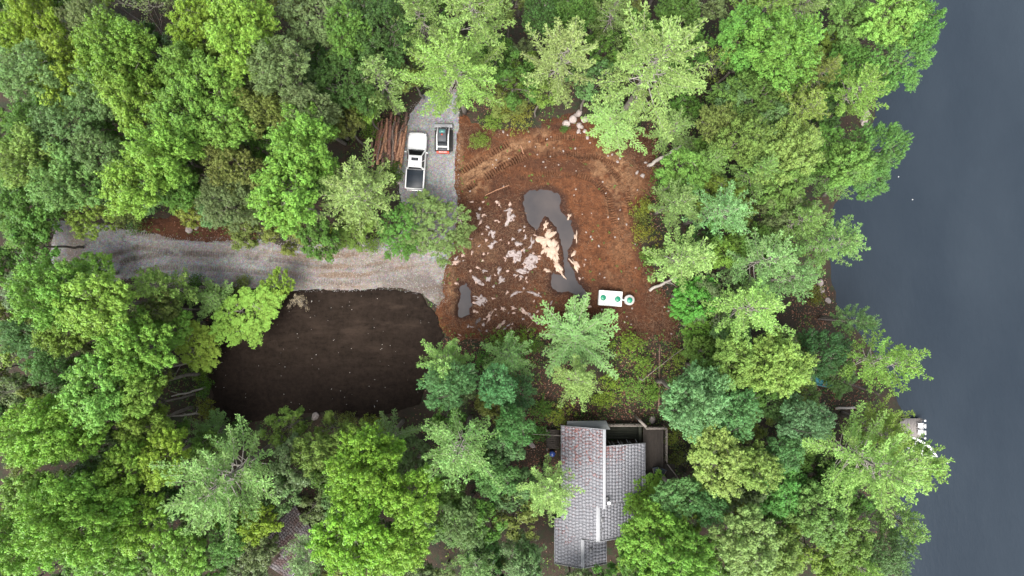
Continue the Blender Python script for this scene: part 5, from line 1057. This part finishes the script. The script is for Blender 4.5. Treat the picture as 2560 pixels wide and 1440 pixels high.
# ------------------------------------------------------------------ trees
# kind, pixel centre of the crown, crown radius in pixels, leaf colour, height in metres, label
TREES = [
 ('M', 60, 12, 62, 'yg', 15, 'bright yellow-green maple in the top left corner'),
 ('M', 28, 78, 52, 'yg', 13, 'yellow-green maple on the left edge just below the top left corner'),
 ('D1', 320, 30, 100, 'gg', 16, 'half-dead pale tree with many bare grey twigs at the top edge'),
 ('O', 215, 40, 75, 'gg', 15, 'pale grey-green tree left of the half-dead twiggy tree at the top'),
 ('O', 50, 175, 85, 'bg', 16, 'hazy blue-green tree on the left edge below the corner maples'),
 ('M', 155, 165, 88, (0.22, 0.38, 0.035), 16, 'yellow-green maple right of the hazy blue-green tree on the left edge'),
 ('M', 290, 130, 105, (0.189, 0.36, 0.045), 17, 'broad mid-green maple with dense tufts below the half-dead twiggy tree'),
 ('M', 475, 55, 62, 'yg', 15, 'bright yellow-green maple at the top edge right of the twiggy tree'),
 ('M', 610, 65, 92, (0.24, 0.43, 0.045), 18, 'large yellow maple standing at the top edge, brightest of that corner'),
 ('M', 430, 155, 58, 'lg', 16, 'bright green narrow maple between broad mid-green maple and yellow maple'),
 ('M', 530, 205, 74, 'lg', 17, 'light green maple with spiky top south-west of the large yellow maple'),
 ('M', 320, 250, 72, (0.238, 0.44, 0.055), 18, 'pale lime maple with pointed sprays, topmost of the bright central grove'),
 ('M', 432, 285, 78, 'lg', 17, 'lime green maple in the middle of the bright grove above the drive'),
 ('M', 545, 315, 68, (0.221, 0.42, 0.060), 17, 'lime maple at the right side of the bright grove above the drive'),
 ('M', 372, 365, 80, (0.238, 0.44, 0.055), 18, 'tall lime maple in the centre of the bright grove above the drive'),
 ('M', 320, 450, 82, (0.254, 0.44, 0.050), 18, 'lime maple with flat sprays at the lower left of the bright grove'),
 ('M', 430, 455, 66, 'g', 14, 'mid-green maple at the lower right of the bright grove above the drive bank'),
 ('O', 690, 150, 92, 'gg', 17, 'grey-green oak right of the light green spiky maple'),
 ('O', 600, 230, 55, 'gg', 14, 'small grey-green oak between spiky maple and big grey-green oak'),
 ('O', 770, 35, 88, 'gg', 16, 'dull grey-green oak at the top edge left of the dark oaks'),
 ('O', 860, 70, 75, 'g', 16, 'dark mid-green oak at the top edge north of the pickup'),
 ('O', 655, 275, 80, 'ol', 15, 'olive oak with twiggy crown in the middle of the north-west woods'),
 ('O', 760, 250, 72, 'gg', 16, 'grey-green oak north of the two round green maples'),
 ('O', 565, 400, 82, 'ol', 15, 'olive-green oak between the bright grove and the round green maples'),
 ('O', 560, 495, 70, 'gg', 14, 'grey-green oak whose crown hangs towards the gravel drive'),
 ('O', 155, 310, 82, 'bg', 16, 'pale blue-green oak left of the bright grove'),
 ('O', 225, 235, 58, 'bg', 15, 'rounded blue-green oak just above the pale blue-green one'),
 ('O', 235, 385, 60, 'bg', 15, 'blue-green oak squeezed against the left side of the bright grove'),
 ('O', 60, 300, 55, 'g', 13, 'small green oak on the left edge beneath the hazy tree'),
 ('M', 55, 400, 80, (0.180, 0.33, 0.070), 16, 'mid-green tree on the left edge level with the top of the drive grove'),
 ('M', 150, 455, 80, (0.189, 0.36, 0.090), 16, 'soft green tree north of the west end of the drive'),
 ('M', 55, 520, 72, 'g', 16, 'green tree on the left edge north of the west end of the drive'),
 ('M', 75, 590, 55, (0.135, 0.31, 0.040), 14, 'deep green tree touching the west end of the gravel drive'),
 ('T', 210, 530, 62, (0.279, 0.36, 0.050), 8, 'thin yellowish sapling hanging over the west end of the drive'),
 ('T', 310, 515, 55, 'ol', 7, 'thin olive sapling full of twigs north of the drive'),
 ('U', 505, 535, 48, 'yo', 8, 'small yellow-green tree above the boulder at the drive edge'),
 ('U', 430, 505, 40, 'lg', 8, 'small lime tree above the brown soil bank'),
 ('M', 735, 360, 88, (0.189, 0.44, 0.055), 18, 'vivid green maple, upper of two round ones left of the log pile'),
 ('M', 700, 485, 92, (0.198, 0.44, 0.050), 18, 'vivid green maple, lower and larger of two round ones above the drive'),
 ('P', 882, 474, 112, 'pp', 18, 'pale feathery pine with bare branches left of the pickup, below the log pile'),
 ('U', 893, 262, 46, (0.262, 0.46, 0.050), 11, 'slim yellow-lime sapling north-west of the log pile'),
 ('P', 950, 210, 75, 'pg', 15, 'small soft green pine north of the log pile'),
 ('O', 795, 300, 60, 'ol', 13, 'olive scrubby oak left of the slim yellow-lime sapling'),
 ('O', 850, 190, 78, 'dk', 15, 'dark oak west of the small soft green pine'),
 ('U', 690, 585, 52, 'ol', 8, 'olive undergrowth tree below the vivid green maples, drive edge'),
 ('U', 790, 580, 58, 'g', 9, 'green undergrowth tree over the middle of the drive edge'),
 ('U', 620, 570, 50, 'ol', 8, 'olive undergrowth tree at the top of the drive, right of the boulder'),
 ('U', 900, 585, 55, (0.180, 0.33, 0.060), 9, 'light green undergrowth tree hanging over the drive south of the pale pine'),
 ('T', 1102, 575, 90, (0.15, 0.27, 0.080), 8, 'loose leafy green tree in the angle of the drive behind the pickup'),
 ('T', 1005, 590, 62, (0.135, 0.31, 0.060), 7, 'second loose leafy tree just left of the one behind the pickup'),
 ('O', 950, 65, 85, 'dk', 16, 'dark oak at the top edge left of the tall pines'),
 ('O', 930, 140, 55, 'dk', 13, 'small dark oak below the dark oak at the top edge'),
 ('P', 1135, 178, 132, (0.254, 0.46, 0.110), 21, 'wide pale pine with bare grey branches radiating, above the tracked loader'),
 ('P', 1185, 25, 125, (0.243, 0.44, 0.120), 22, 'tall light green pine cut by the top edge above the wide pale pine'),
 ('P', 1062, 60, 75, 'pg', 18, 'smaller green pine left of the one cut by the top edge'),
 ('P', 1395, 150, 105, 'pp', 20, 'pale pine with visible grey trunk just north of the rock pile'),
 ('P', 1625, 175, 160, (0.303, 0.50, 0.150), 24, 'largest pale pine, overhanging the north-east corner of the clearing'),
 ('P', 1545, 300, 88, (0.279, 0.48, 0.140), 17, 'pale pine hanging over the clearing right of the rock pile'),
 ('P', 1690, 320, 80, 'pg', 17, 'green pine right of the one hanging over the clearing'),
 ('U', 1275, 190, 62, 'g', 12, 'dull green understorey tree between the wide pale pine and the trunked pine'),
 ('U', 1285, 260, 48, 'ol', 7, 'olive bush-like tree behind the yellowish shrubs at the north edge'),
 ('O', 1345, 35, 62, 'dk', 13, 'dark green oak in the gap between pines at the top edge'),
 ('O', 1440, 30, 60, 'g', 13, 'mid-green oak at the top edge above the trunked pine'),
 ('P', 1530, 35, 62, 'pg', 17, 'green pine at the top edge left of the largest pale pine'),
 ('O', 1700, 40, 60, 'g', 14, 'green oak at the top edge right of the largest pale pine'),
 ('D1', 1790, 110, 75, 'yo', 14, 'half-dead tree with bare grey branches and yellow leaves, north-east'),
 ('M', 1870, 85, 72, (0.153, 0.36, 0.055), 15, 'mid-green maple right of the yellow half-dead tree'),
 ('M', 1955, 110, 92, (0.171, 0.38, 0.065), 17, 'large green maple between half-dead tree and lake, near the top'),
 ('P', 1905, 20, 70, (0.205, 0.38, 0.080), 16, 'soft green tree at the top edge above the large green maple'),
 ('P', 2010, 25, 65, 'pg', 16, 'soft green pine at the top edge near the lake'),
 ('M', 2130, 40, 60, (0.164, 0.31, 0.080), 13, 'dull green tree at the top edge with bare twigs, near the lake'),
 ('M', 2245, 35, 75, (0.246, 0.46, 0.080), 16, 'pale lime maple at the top edge overhanging the lake'),
 ('O', 2330, 55, 58, (0.144, 0.36, 0.070), 15, 'green tree furthest out over the lake in the top right'),
 ('O', 2275, 125, 72, (0.153, 0.36, 0.080), 15, 'green tree overhanging the lake below the pale lime maple'),
 ('O', 2235, 172, 38, (0.135, 0.32, 0.070), 12, 'small green crown at the bottom of the north lake overhang'),
 ('M', 2120, 150, 55, 'g', 12, 'small green tree between large green maple and the lake overhang'),
 ('P', 2140, 225, 82, (0.234, 0.42, 0.080), 16, 'yellow-green soft tree leaning over the northern bay, above the shore boulders'),
 ('P', 2045, 200, 55, 'ol', 13, 'olive tree north-west of the soft tree at the northern bay'),
 ('P', 1985, 275, 72, (0.205, 0.34, 0.080), 14, 'olive-yellow tree in the middle of the north-east woods'),
 ('O', 1880, 240, 75, (0.144, 0.28, 0.060), 14, 'dull green tree south of the mid-green maple, north-east woods'),
 ('O', 1800, 310, 62, 'ol', 13, 'olive oak right of the green pine at the clearing corner'),
 ('M', 1880, 345, 62, (0.189, 0.34, 0.080), 14, 'pale olive tree in the centre of the north-east woods'),
 ('M', 1975, 375, 85, (0.230, 0.39, 0.090), 15, 'pale yellow-green tree inland of the northern point'),
 ('O', 2215, 365, 68, (0.135, 0.33, 0.080), 13, 'dark-leaved tree reaching furthest over the water at the northern point'),
 ('M', 2150, 400, 55, (0.189, 0.40, 0.080), 14, 'bright green tree behind the one over the water at the northern point'),
 ('O', 2180, 450, 55, (0.135, 0.31, 0.080), 11, 'green tree at the lower side of the northern point'),
 ('P', 2085, 435, 58, (0.180, 0.36, 0.100), 13, 'grey-green tree inland of the lower side of the northern point'),
 ('O', 2060, 350, 50, 'g', 11, 'dark green low tree behind the bright one at the northern point'),
 ('P', 1890, 440, 62, (0.198, 0.36, 0.100), 14, 'soft grey-green tree south of the pale olive tree'),
 ('P', 1780, 400, 60, (0.180, 0.37, 0.100), 14, 'soft green tree between the green pine and the star-shaped pines'),
 ('M', 1715, 430, 62, (0.171, 0.38, 0.070), 13, 'green tree at the top right edge of the clearing'),
 ('M', 1970, 470, 55, (0.180, 0.35, 0.080), 13, 'green tree above the two soft shore pines'),
 ('P', 1700, 500, 70, 'pg', 15, 'small green pine on the east edge of the clearing by the yellow shrubs'),
 ('P', 1800, 525, 95, (0.225, 0.46, 0.180), 18, 'mint-green pine, north of the star-shaped one'),
 ('P', 1905, 660, 100, (0.243, 0.50, 0.180), 19, 'star-shaped mint-green pine with bare grey hub, east of the clearing'),
 ('P', 1985, 560, 68, (0.180, 0.37, 0.090), 15, 'green pine behind the shore pine, right of the mint-green one'),
 ('P', 2070, 605, 82, (0.198, 0.42, 0.130), 15, 'hazy green pine leaning over the middle bay of the lake'),
 ('P', 1705, 645, 78, (0.295, 0.55, 0.170), 17, 'bright pale pine above the pale grey bare trunk, east edge of clearing'),
 ('M', 1815, 625, 48, (0.213, 0.38, 0.050), 10, 'yellow-green low tree between bright pale pine and star-shaped pine'),
 ('M', 1735, 745, 62, (0.117, 0.38, 0.050), 14, 'vivid green maple right of the round septic chamber'),
 ('M', 1745, 820, 48, (0.216, 0.44, 0.050), 12, 'small vivid yellow-green maple below the vivid green one, east edge'),
 ('P', 1875, 780, 108, (0.287, 0.52, 0.140), 20, 'big pale pine with drooping plumes, south of the star-shaped pine'),
 ('P', 1965, 700, 70, (0.198, 0.40, 0.150), 15, 'soft green pine between the star-shaped pine and the leafy shore point'),
 ('P', 2150, 800, 42, (0.216, 0.42, 0.160), 11, 'small faded pine at the tip of the leafy shore point'),
 ('P', 2225, 910, 98, (0.243, 0.47, 0.090), 17, 'bright green pine leaning over the lake north of the dock'),
 ('O', 2060, 885, 62, (0.063, 0.17, 0.060), 11, 'dark oak with crooked pale limbs above the turquoise canoe'),
 ('M', 1945, 900, 84, (0.295, 0.44, 0.090), 16, 'yellowish maple north-west of the turquoise canoe'),
 ('M', 1845, 905, 60, (0.246, 0.40, 0.080), 14, 'yellow-green maple left of the yellowish one, under the big pale pine'),
 ('M', 1760, 880, 48, (0.180, 0.35, 0.060), 11, 'light green small tree at the south-east corner of the clearing'),
 ('P', 1790, 940, 45, (0.243, 0.47, 0.150), 14, 'small mint pine between the yellow-green maples'),
 ('M', 1735, 1010, 84, (0.189, 0.42, 0.170), 16, 'mint blue-green tree east of the deck, larger left one'),
 ('O', 1845, 1035, 84, (0.153, 0.36, 0.140), 15, 'blue-green oak right of the mint tree east of the deck'),
 ('O', 2035, 1060, 74, (0.144, 0.29, 0.130), 14, 'dusty grey-green oak between turquoise canoe and dock'),
 ('O', 1950, 1010, 48, (0.144, 0.28, 0.090), 11, 'green low oak left of the dusty grey-green one'),
 ('M', 1800, 1150, 84, (0.303, 0.42, 0.100), 16, 'straw-yellow maple east of the house'),
 ('M', 1900, 1175, 60, (0.271, 0.41, 0.090), 15, 'second straw-yellow maple, right of the larger one east of the house'),
 ('M', 1960, 1240, 66, (0.144, 0.40, 0.080), 13, 'vivid green tree south-east of the straw-yellow maples'),
 ('O', 1975, 1135, 58, (0.117, 0.29, 0.110), 13, 'dark blue-green oak between straw-yellow maple and big shore pine'),
 ('P', 2175, 1150, 150, (0.297, 0.55, 0.130), 20, 'largest bright pine on the shore, just south-west of the dock'),
 ('P', 2300, 1165, 70, (0.243, 0.46, 0.100), 15, 'light green pine reaching over the lake below the dock'),
 ('P', 2222, 1078, 74, (.25, .43, .08), 12, 'light green pine with thin plumes hanging over the dock'),
 ('O', 2100, 930, 46, (.12, .24, .07), 8, 'low dark oak right of the turquoise canoe'),
 ('O', 2000, 975, 44, (.15, .29, .08), 9, 'low green oak left of the turquoise canoe'),
 ('M', 2050, 1290, 72, (0.153, 0.33, 0.090), 14, 'green tree south of the dark blue-green oak, south-east woods'),
 ('O', 2110, 1225, 50, 'g', 11, 'dark green low tree under the largest shore pine'),
 ('M', 2120, 1350, 66, (0.180, 0.34, 0.070), 13, 'olive-green tree near the lower right shore'),
 ('M', 1870, 1365, 82, (0.279, 0.43, 0.130), 16, 'pale yellow-green maple at the bottom edge in the south-east'),
 ('M', 1960, 1400, 66, (0.213, 0.38, 0.090), 14, 'yellow-green tree at the bottom edge right of the pale maple'),
 ('P', 2255, 1300, 58, (0.216, 0.42, 0.110), 13, 'small green pine leaning over the lake in the lower right'),
 ('O', 2225, 1390, 68, (0.144, 0.28, 0.100), 12, 'grey-green oak on the lowest stretch of shore'),
 ('P', 2130, 1420, 62, (0.243, 0.45, 0.090), 14, 'light green pine at the bottom edge by the lower shore'),
 ('M', 1652, 1352, 104, (0.198, 0.46, 0.055), 17, 'vivid green maple at the bottom edge south-east of the house'),
 ('M', 1745, 1410, 66, (0.271, 0.50, 0.060), 17, 'lime maple at the bottom edge right of the vivid green one'),
 ('M', 1612, 1252, 78, (0.205, 0.38, 0.040), 14, 'yellow-green maple hanging over the east roof of the house'),
 ('O', 1695, 1235, 74, (0.135, 0.34, 0.120), 14, 'blue-green oak at the south end of the deck'),
 ('O', 1790, 1270, 55, (0.126, 0.31, 0.100), 12, 'dark blue-green oak right of the one at the south end of the deck'),
 ('P', 1435, 850, 122, (0.243, 0.48, 0.170), 17, 'big mint-green pine standing alone between the puddle and the house'),
 ('P', 1440, 960, 62, (0.246, 0.46, 0.150), 12, 'smaller pine just below the lone mint pine north of the house'),
 ('P', 1105, 905, 66, (0.225, 0.50, 0.140), 15, 'bright mint pine at the east end of the dark pad'),
 ('O', 1135, 960, 78, (0.120, 0.33, 0.120), 15, 'blue-green oak overlapping the south-east corner of the dark pad'),
 ('P', 1265, 890, 62, (0.216, 0.42, 0.140), 9, 'low hazy green pine in the leaf litter south of the churned soil'),
 ('O', 1235, 965, 62, (0.117, 0.33, 0.120), 14, 'blue-green oak west of the leaf litter path to the house'),
 ('O', 1285, 985, 48, (0.070, 0.20, 0.080), 11, 'dark green oak right on the edge of the leaf litter path'),
 ('O', 1285, 1060, 60, (0.108, 0.32, 0.090), 14, 'green oak just north-west of the house'),
 ('P', 1150, 1130, 122, (0.234, 0.48, 0.160), 20, 'tall star-shaped mint pine south of the dark pad, west of the house'),
 ('P', 965, 1105, 86, (0.207, 0.38, 0.140), 14, 'broad pale grey-green pine on the south edge of the dark pad'),
 ('O', 1235, 1185, 66, (0.117, 0.30, 0.090), 13, 'dark green oak between the star pine and the house'),
 ('P', 1370, 1235, 82, (0.270, 0.52, 0.160), 15, 'pale pine leaning across the west roof of the house'),
 ('M', 890, 1210, 108, (0.216, 0.48, 0.030), 19, 'big glossy bright green maple south of the dark pad'),
 ('M', 1010, 1270, 70, (0.234, 0.47, 0.040), 17, 'bright green maple right of the big glossy one'),
 ('M', 870, 1365, 92, (0.225, 0.49, 0.030), 18, 'bright green maple at the bottom edge below the big glossy one'),
 ('M', 1000, 1385, 78, (0.287, 0.50, 0.050), 17, 'lime yellow maple at the bottom edge right of centre-left'),
 ('O', 1165, 1325, 70, (0.162, 0.31, 0.130), 13, 'dusty blue-green tree at the bottom, south of the star pine'),
 ('P', 1290, 1400, 66, (0.171, 0.32, 0.140), 12, 'dull blue-green pine at the bottom edge west of the house'),
 ('P', 1180, 1410, 70, (0.180, 0.36, 0.120), 14, 'green pine at the bottom edge below the dusty blue-green tree'),
 ('O', 1130, 1240, 50, (0.180, 0.32, 0.080), 11, 'olive low tree under the star-shaped pine'),
 ('P', 555, 1195, 158, (0.230, 0.45, 0.140), 23, 'huge pale pine with bare grey branch hub, south-west of the dark pad'),
 ('P', 520, 1085, 62, (0.234, 0.46, 0.150), 19, 'pale pine top above the huge pale pine, at the pad corner'),
 ('P', 782, 1395, 64, (0.171, 0.33, 0.140), 12, 'blue-green pine covering the small brown-roofed cabin'),
 ('M', 785, 1130, 60, (0.197, 0.34, 0.060), 11, 'olive-lime low tree on the south edge of the dark pad'),
 ('U', 700, 1085, 50, (0.180, 0.33, 0.060), 8, 'small green tree at the south edge of the pad, beside the trunk'),
 ('U', 850, 1080, 52, (0.205, 0.34, 0.070), 7, 'low olive tree beside the rounded boulder on the pad edge'),
 ('M', 395, 1150, 66, (0.262, 0.42, 0.030), 15, 'golden-green maple left of the huge pale pine'),
 ('M', 330, 1075, 60, (0.198, 0.37, 0.050), 14, 'green maple west of the reddish dead trunk'),
 ('M', 285, 1190, 66, (0.221, 0.42, 0.040), 15, 'yellow-green maple south-west of the golden-green one'),
 ('M', 90, 720, 88, (0.216, 0.45, 0.060), 18, 'bright green maple just below the west end of the drive'),
 ('M', 225, 765, 88, (0.225, 0.45, 0.060), 18, 'bright green maple south of the drive, right of the first one'),
 ('M', 250, 680, 45, (0.162, 0.38, 0.040), 11, 'small green tree poking over the drive between the two bright maples'),
 ('P', 405, 725, 68, (0.234, 0.42, 0.100), 12, 'soft pale green tree on the south edge of the drive'),
 ('P', 530, 755, 52, (0.246, 0.44, 0.120), 12, 'pale soft tree between drive and the vivid yellow maple'),
 ('M', 635, 790, 80, (.26, .42, .055), 15, 'vivid yellow-lime maple overhanging the top left corner of the dark pad'),
 ('T', 690, 720, 42, (0.295, 0.44, 0.040), 8, 'thin yellow sapling hanging over the drive above the dark pad'),
 ('M', 510, 860, 62, (0.295, 0.44, 0.050), 13, 'yellow-green maple at the west corner of the dark pad'),
 ('M', 420, 820, 55, (0.197, 0.38, 0.050), 12, 'green maple between the drive trees and the pad corner maple'),
 ('M', 320, 880, 88, (0.246, 0.48, 0.060), 17, 'large lime maple west of the long pale forked trunk'),
 ('M', 215, 985, 82, (0.243, 0.48, 0.090), 18, 'pale lime maple with pointed sprays in the west woods'),
 ('M', 325, 980, 62, (0.216, 0.40, 0.050), 14, 'green maple below the large lime maple'),
 ('M', 130, 840, 62, (0.198, 0.36, 0.050), 14, 'olive-green maple below the first bright maple'),
 ('O', 40, 830, 66, (0.135, 0.29, 0.100), 14, 'blue-green oak on the left edge south of the drive'),
 ('D0', 30, 920, 78, 'gg', 16, 'bare grey dead tree on the left edge south of the drive'),
 ('O', 115, 930, 62, (0.144, 0.32, 0.090), 13, 'soft green oak right of the bare dead tree'),
 ('M', 60, 1080, 100, (0.287, 0.50, 0.050), 19, 'yellow-lime maple on the left edge, the largest there'),
 ('M', 160, 1110, 66, (0.238, 0.45, 0.050), 16, 'yellow-green maple right of the largest left-edge maple'),
 ('D0', 245, 1040, 52, 'gg', 13, 'bare dead twiggy tree in the west woods below the pale lime maple'),
 ('M', 215, 1230, 72, (0.198, 0.42, 0.070), 15, 'green maple in the south-west woods, above the bottom grove'),
 ('M', 55, 1250, 66, (0.234, 0.42, 0.070), 16, 'soft green maple on the left edge near the bottom'),
 ('M', 120, 1330, 118, (0.261, 0.50, 0.060), 20, 'very large lime maple in the bottom left corner area'),
 ('M', 20, 1380, 72, (0.270, 0.50, 0.070), 18, 'lime maple in the bottom left corner'),
 ('M', 335, 1330, 72, (0.279, 0.52, 0.050), 16, 'lime maple lying left of the huge pale pine near the bottom'),
 ('M', 255, 1400, 66, (0.207, 0.43, 0.070), 15, 'green maple at the bottom edge right of the very large lime maple'),
 ('M', 440, 1390, 66, (0.234, 0.46, 0.060), 15, 'lime green maple at the bottom edge beneath the huge pale pine'),
 ('O', 555, 1370, 66, (0.153, 0.34, 0.080), 13, 'green oak at the bottom edge south of the huge pale pine'),
 ('M', 640, 1312, 52, (0.295, 0.46, 0.030), 13, 'small yellow maple above the small cabin'),
 ('U', 300, 1270, 42, (0.144, 0.34, 0.120), 11, 'small blue-green tree between two lime maples, south-west'),
 ('D0', 1905, 1445, 30, 'gg', 10, 'bare twiggy snag at the bottom edge in the south-east'),
 ('D0', 1245, 1335, 42, 'gg', 10, 'bare dead tree with forked grey limbs west of the lowest roof'),
 ('D0', 740, 235, 36, 'gg', 15, 'bare twigs of a dead tree among the grey-green oaks'),
 ('D1', 745, 765, 30, (0.550, 0.40, 0.340), 9, 'dying branchy sapling with pinkish leaves over the dark pad'),
]
def crown_z(kind, ht, R):
    return {'P': ht * .72, 'T': ht - R * .45, 'D': ht * .7}.get(kind, ht - R * .62)
PLACED = []
HOUSE_W = np.array([(4.3, -13.8), (17.5, -13.8), (17.0, -18.2), (13.5, -19.0), (13.4, -21.5), (12.4, -25.2), (9.7, -28), (4.3, -28)])
for k_, px, py, rp, hue, ht, label in TREES:
    kind = k_[0]; var = int(k_[1]) if len(k_) > 1 else None
    ht = ht * TR.uniform(.92, 1.10)
    for it in range(30):          # no trunk may stand in a clearing, on the drive, the house or in the lake
        x, y = P(px, py, crown_z(kind, ht, rp / 30)); A = (np.array([x]), np.array([y]))
        bad = max(sdf(p, *A)[0] for p in (DRIVE, SOIL, PAD)) > -.35 or sdf(LANDP, *A)[0] < .4 or sdf(HOUSE_W, *A)[0] > -.3
        if not bad or kind == 'T' and it > 10: break
        ht = max(4.5, ht * .94)
    R = rp / (K * H / (H - ht * .78)) * (1.10 if kind in 'PD' else 1.12); zc = crown_z(kind, ht, R)
    x, y = P(px, py, zc); gz = surf1(x, y); 
    PLACED.append((x, y, R, px, py, rp, ht))
    nm = {'M': 'maple_tree', 'O': 'oak_tree', 'P': 'pine_tree', 'T': 'sapling', 'U': 'small_tree', 'D': 'dead_tree'}[kind]
    grp = {'M': 'maples of the wood', 'O': 'oaks of the wood', 'P': 'pines of the wood'}.get(kind, 'small and dead trees of the wood')
    place_tree(kind, x, y, gz - .05, ht, R, hue, nm, label, 'tree', grp, var)
# ---- understorey trees filling the wood between the big crowns
NO = [(POLY, g_) for POLY, g_ in ((DRIVE, .8), (SOIL, .8), (PAD, .8))]
def pxpoly(poly): return poly
HOUSE_PX = [(1375, 1050), (1680, 1050), (1710, 1210), (1640, 1300), (1540, 1440), (1370, 1440), (1380, 1200), (1300, 1160), (1320, 1060)]
OPENPX = [HOUSE_PX, [(1140, 820), (1560, 830), (1690, 700), (1690, 1060), (1300, 1070), (1290, 900), (1140, 880)], [(1985, 690), (2090, 690), (2150, 830), (2140, 1040), (2060, 1000), (2090, 900), (1985, 800)], [(905, 270), (1050, 230), (1150, 230), (1150, 640), (880, 640)],
          [(120, 540), (640, 560), (1150, 560), (1160, 760), (640, 740), (240, 720), (120, 760)], [(1140, 270), (1660, 300), (1700, 860), (1120, 860)], [(500, 740), (1110, 700), (1110, 900), (1050, 1040), (560, 1075), (440, 1060), (430, 860)], [(680, 1290), (780, 1300), (800, 1440), (680, 1440)],
          [(2185, -300), (3200, -300), (3200, 2000), (2230, 2000), (2215, 1150), (2150, 850), (2060, 700), (2060, 520), (2150, 330), (2150, 200)]]
OPENPX = [np.array(p, float) for p in OPENPX]
fr = random.Random(404); FILL = []; tries = 0
while tries < 9000 and len(FILL) < 230:
    tries += 1; x = fr.uniform(-50, 42); y = fr.uniform(-30, 30); ht = fr.uniform(8, 12.5); R = fr.uniform(1.9, 2.9); zc = ht - R * .5; k = K * H / (H - zc); px = 1280 + x * k; py = 720 - y * k; rp = R * k
    A = (np.array([px]), np.array([py]))
    if any(sdf(p, *A)[0] > -rp * .75 for p in OPENPX): continue
    if any(math.hypot(x - a[0], y - a[1]) < a[2] * .55 for a in PLACED): continue
    if any(math.hypot(x - a[0], y - a[1]) < (R + a[2]) * .60 for a in FILL): continue
    if px < -60 or px > 2620 or py < -60 or py > 1500: continue
    FILL.append((x, y, R, ht, px, py))
for x, y, R, ht, px, py in FILL:
    hue = fr.choice(['g', 'g', 'ol', 'dk', 'gg', 'bg', (.20, .34, .05)])
    nm_ = 'north-west' if (px < 1150 and py < 700) else ('south-west' if px < 1300 else ('north-east' if py < 720 else 'south-east'))
    place_tree('U', x, y, surf1(x, y) - .05, ht, R, hue, 'small_tree', 'dull green understorey tree below the main canopy of the %s woods' % nm_, 'tree', 'understorey trees of the %s woods' % nm_)
# ---- shrubs
SHR = [(1305, 298, 32, 'yo', 'yellowish shrub at the north edge of the clearing, west of the rock pile'), (1275, 285, 24, 'yo', 'smaller yellowish shrub left of the big one at the north edge'), (1410, 320, 9, 'g', 'tiny dark green shrub below the rock pile'), (1606, 520, 26, (.34, .38, .04), 'golden shrub on the east edge of the clearing'),
       (1612, 585, 30, (.28, .33, .04), 'olive shrub below the golden shrub on the east edge'), (1625, 640, 22, (.14, .33, .03), 'green shrub lowest on the east edge of the clearing'), (1605, 545, 20, 'ol', 'small olive shrub between golden and olive shrubs'), (1660, 450, 26, (.13, .32, .03), 'bright green shrub by the foot of the leaning north-east trunk'),
       (1665, 500, 24, 'g', 'green shrub under the small east edge pine'), (1250, 850, 30, (.22, .38, .05), 'light green shrub in the leaf litter south of the churned soil'), (1310, 845, 26, (.20, .40, .03), 'vivid green shrub right of the light green one'), (1340, 865, 18, 'g', 'small dark green shrub by the lone mint pine, west side'),
       (1200, 900, 30, (.12, .34, .05), 'deep green shrub at the north side of the blue-green oak'), (1560, 860, 36, (.22, .38, .03), 'lime shrub south of the septic tank'), (1600, 900, 34, (.20, .36, .04), 'green shrub east of the lone mint pine'), (1530, 960, 34, (.22, .38, .03), 'lime shrub south-east of the lone mint pine'),
       (1590, 965, 38, (.19, .36, .05), 'wide green shrub north of the deck'), (1625, 990, 22, (.17, .36, .04), 'small bright shrub beside the timber edging'), (1510, 1000, 22, (.24, .38, .03), 'lime shrub nearest the house on its north side'), (1400, 1035, 30, (.27, .38, .04), 'yellowish shrub at the north wall of the house'),
       (1350, 1025, 24, 'g', 'green shrub left of the yellowish one at the north wall'), (1350, 1085, 20, (.10, .30, .06), 'dark green shrub beneath the pale cable'), (1690, 900, 30, (.22, .34, .04), 'olive shrub east of the timber edging'), (1690, 960, 26, 'g', 'green shrub below the olive one east of the timber edging'),
       (1685, 1090, 26, (.24, .32, .04), 'olive shrub right of the deck railing'), (1700, 1140, 30, 'ol', 'larger olive shrub right of the slanting railing'), (1715, 1060, 28, (.18, .32, .04), 'green shrub north-east of the deck'), (2052, 735, 20, (.18, .22, .03), 'mossy shrub on the leafy shore point'),
       (490, 930, 22, (.22, .38, .03), 'light green shrub on the west rim of the dark pad'), (505, 975, 18, (.14, .34, .03), 'green shrub halfway down the west rim of the dark pad'), (515, 1020, 22, (.28, .38, .03), 'yellow-green shrub low on the west rim of the dark pad'), (600, 1075, 24, 'g', 'green shrub on the south rim of the pad, left end'),
       (930, 1058, 22, (.28, .38, .03), 'yellow shrub on the south rim of the pad, right end'), (740, 1070, 26, (.20, .30, .06), 'olive shrub on the south rim of the pad'), (870, 1050, 20, 'ol', 'twiggy olive shrub right of the rounded boulder'), (1195, 350, 20, (.27, .40, .06), 'lime shrub at the north-west corner of the bare soil'),
       (985, 430, 24, (.12, .24, .04), 'dark shrub growing by the tail of the log pile'), (820, 605, 24, (.34, .38, .03), 'golden shrub at the drive edge below the undergrowth tree'), (340, 560, 26, 'g', 'dark green shrub on the north edge of the drive'), (600, 715, 20, 'ol', 'olive shrub on the south edge of the drive above the yellow maple'),
       (480, 715, 22, 'g', 'green shrub on the south edge of the drive'), (925, 320, 26, (.18, .38, .03), 'bright green shrub at the left end of the log pile'), (1240, 300, 24, (.22, .40, .05), 'bright shrub under the wide pale pine, north edge'), (935, 610, 22, (.20, .34, .05), 'green shrub on the inside bend of the drive')]
for px, py, rp, hue, lb in SHR:
    x, y = P(px, py, 1.0); R = rp / K * 1.1; hue = HUE[hue] if isinstance(hue, str) else hue; hue = tuple(c_ * .78 for c_ in hue); place_tree('S', x, y, surf1(x, y) - .04, max(.4, min(2.4, R * 1.5)), R, hue, 'shrub', lb, 'shrub', 'shrubs round the clearing', 1 if R > 1.15 else 0)
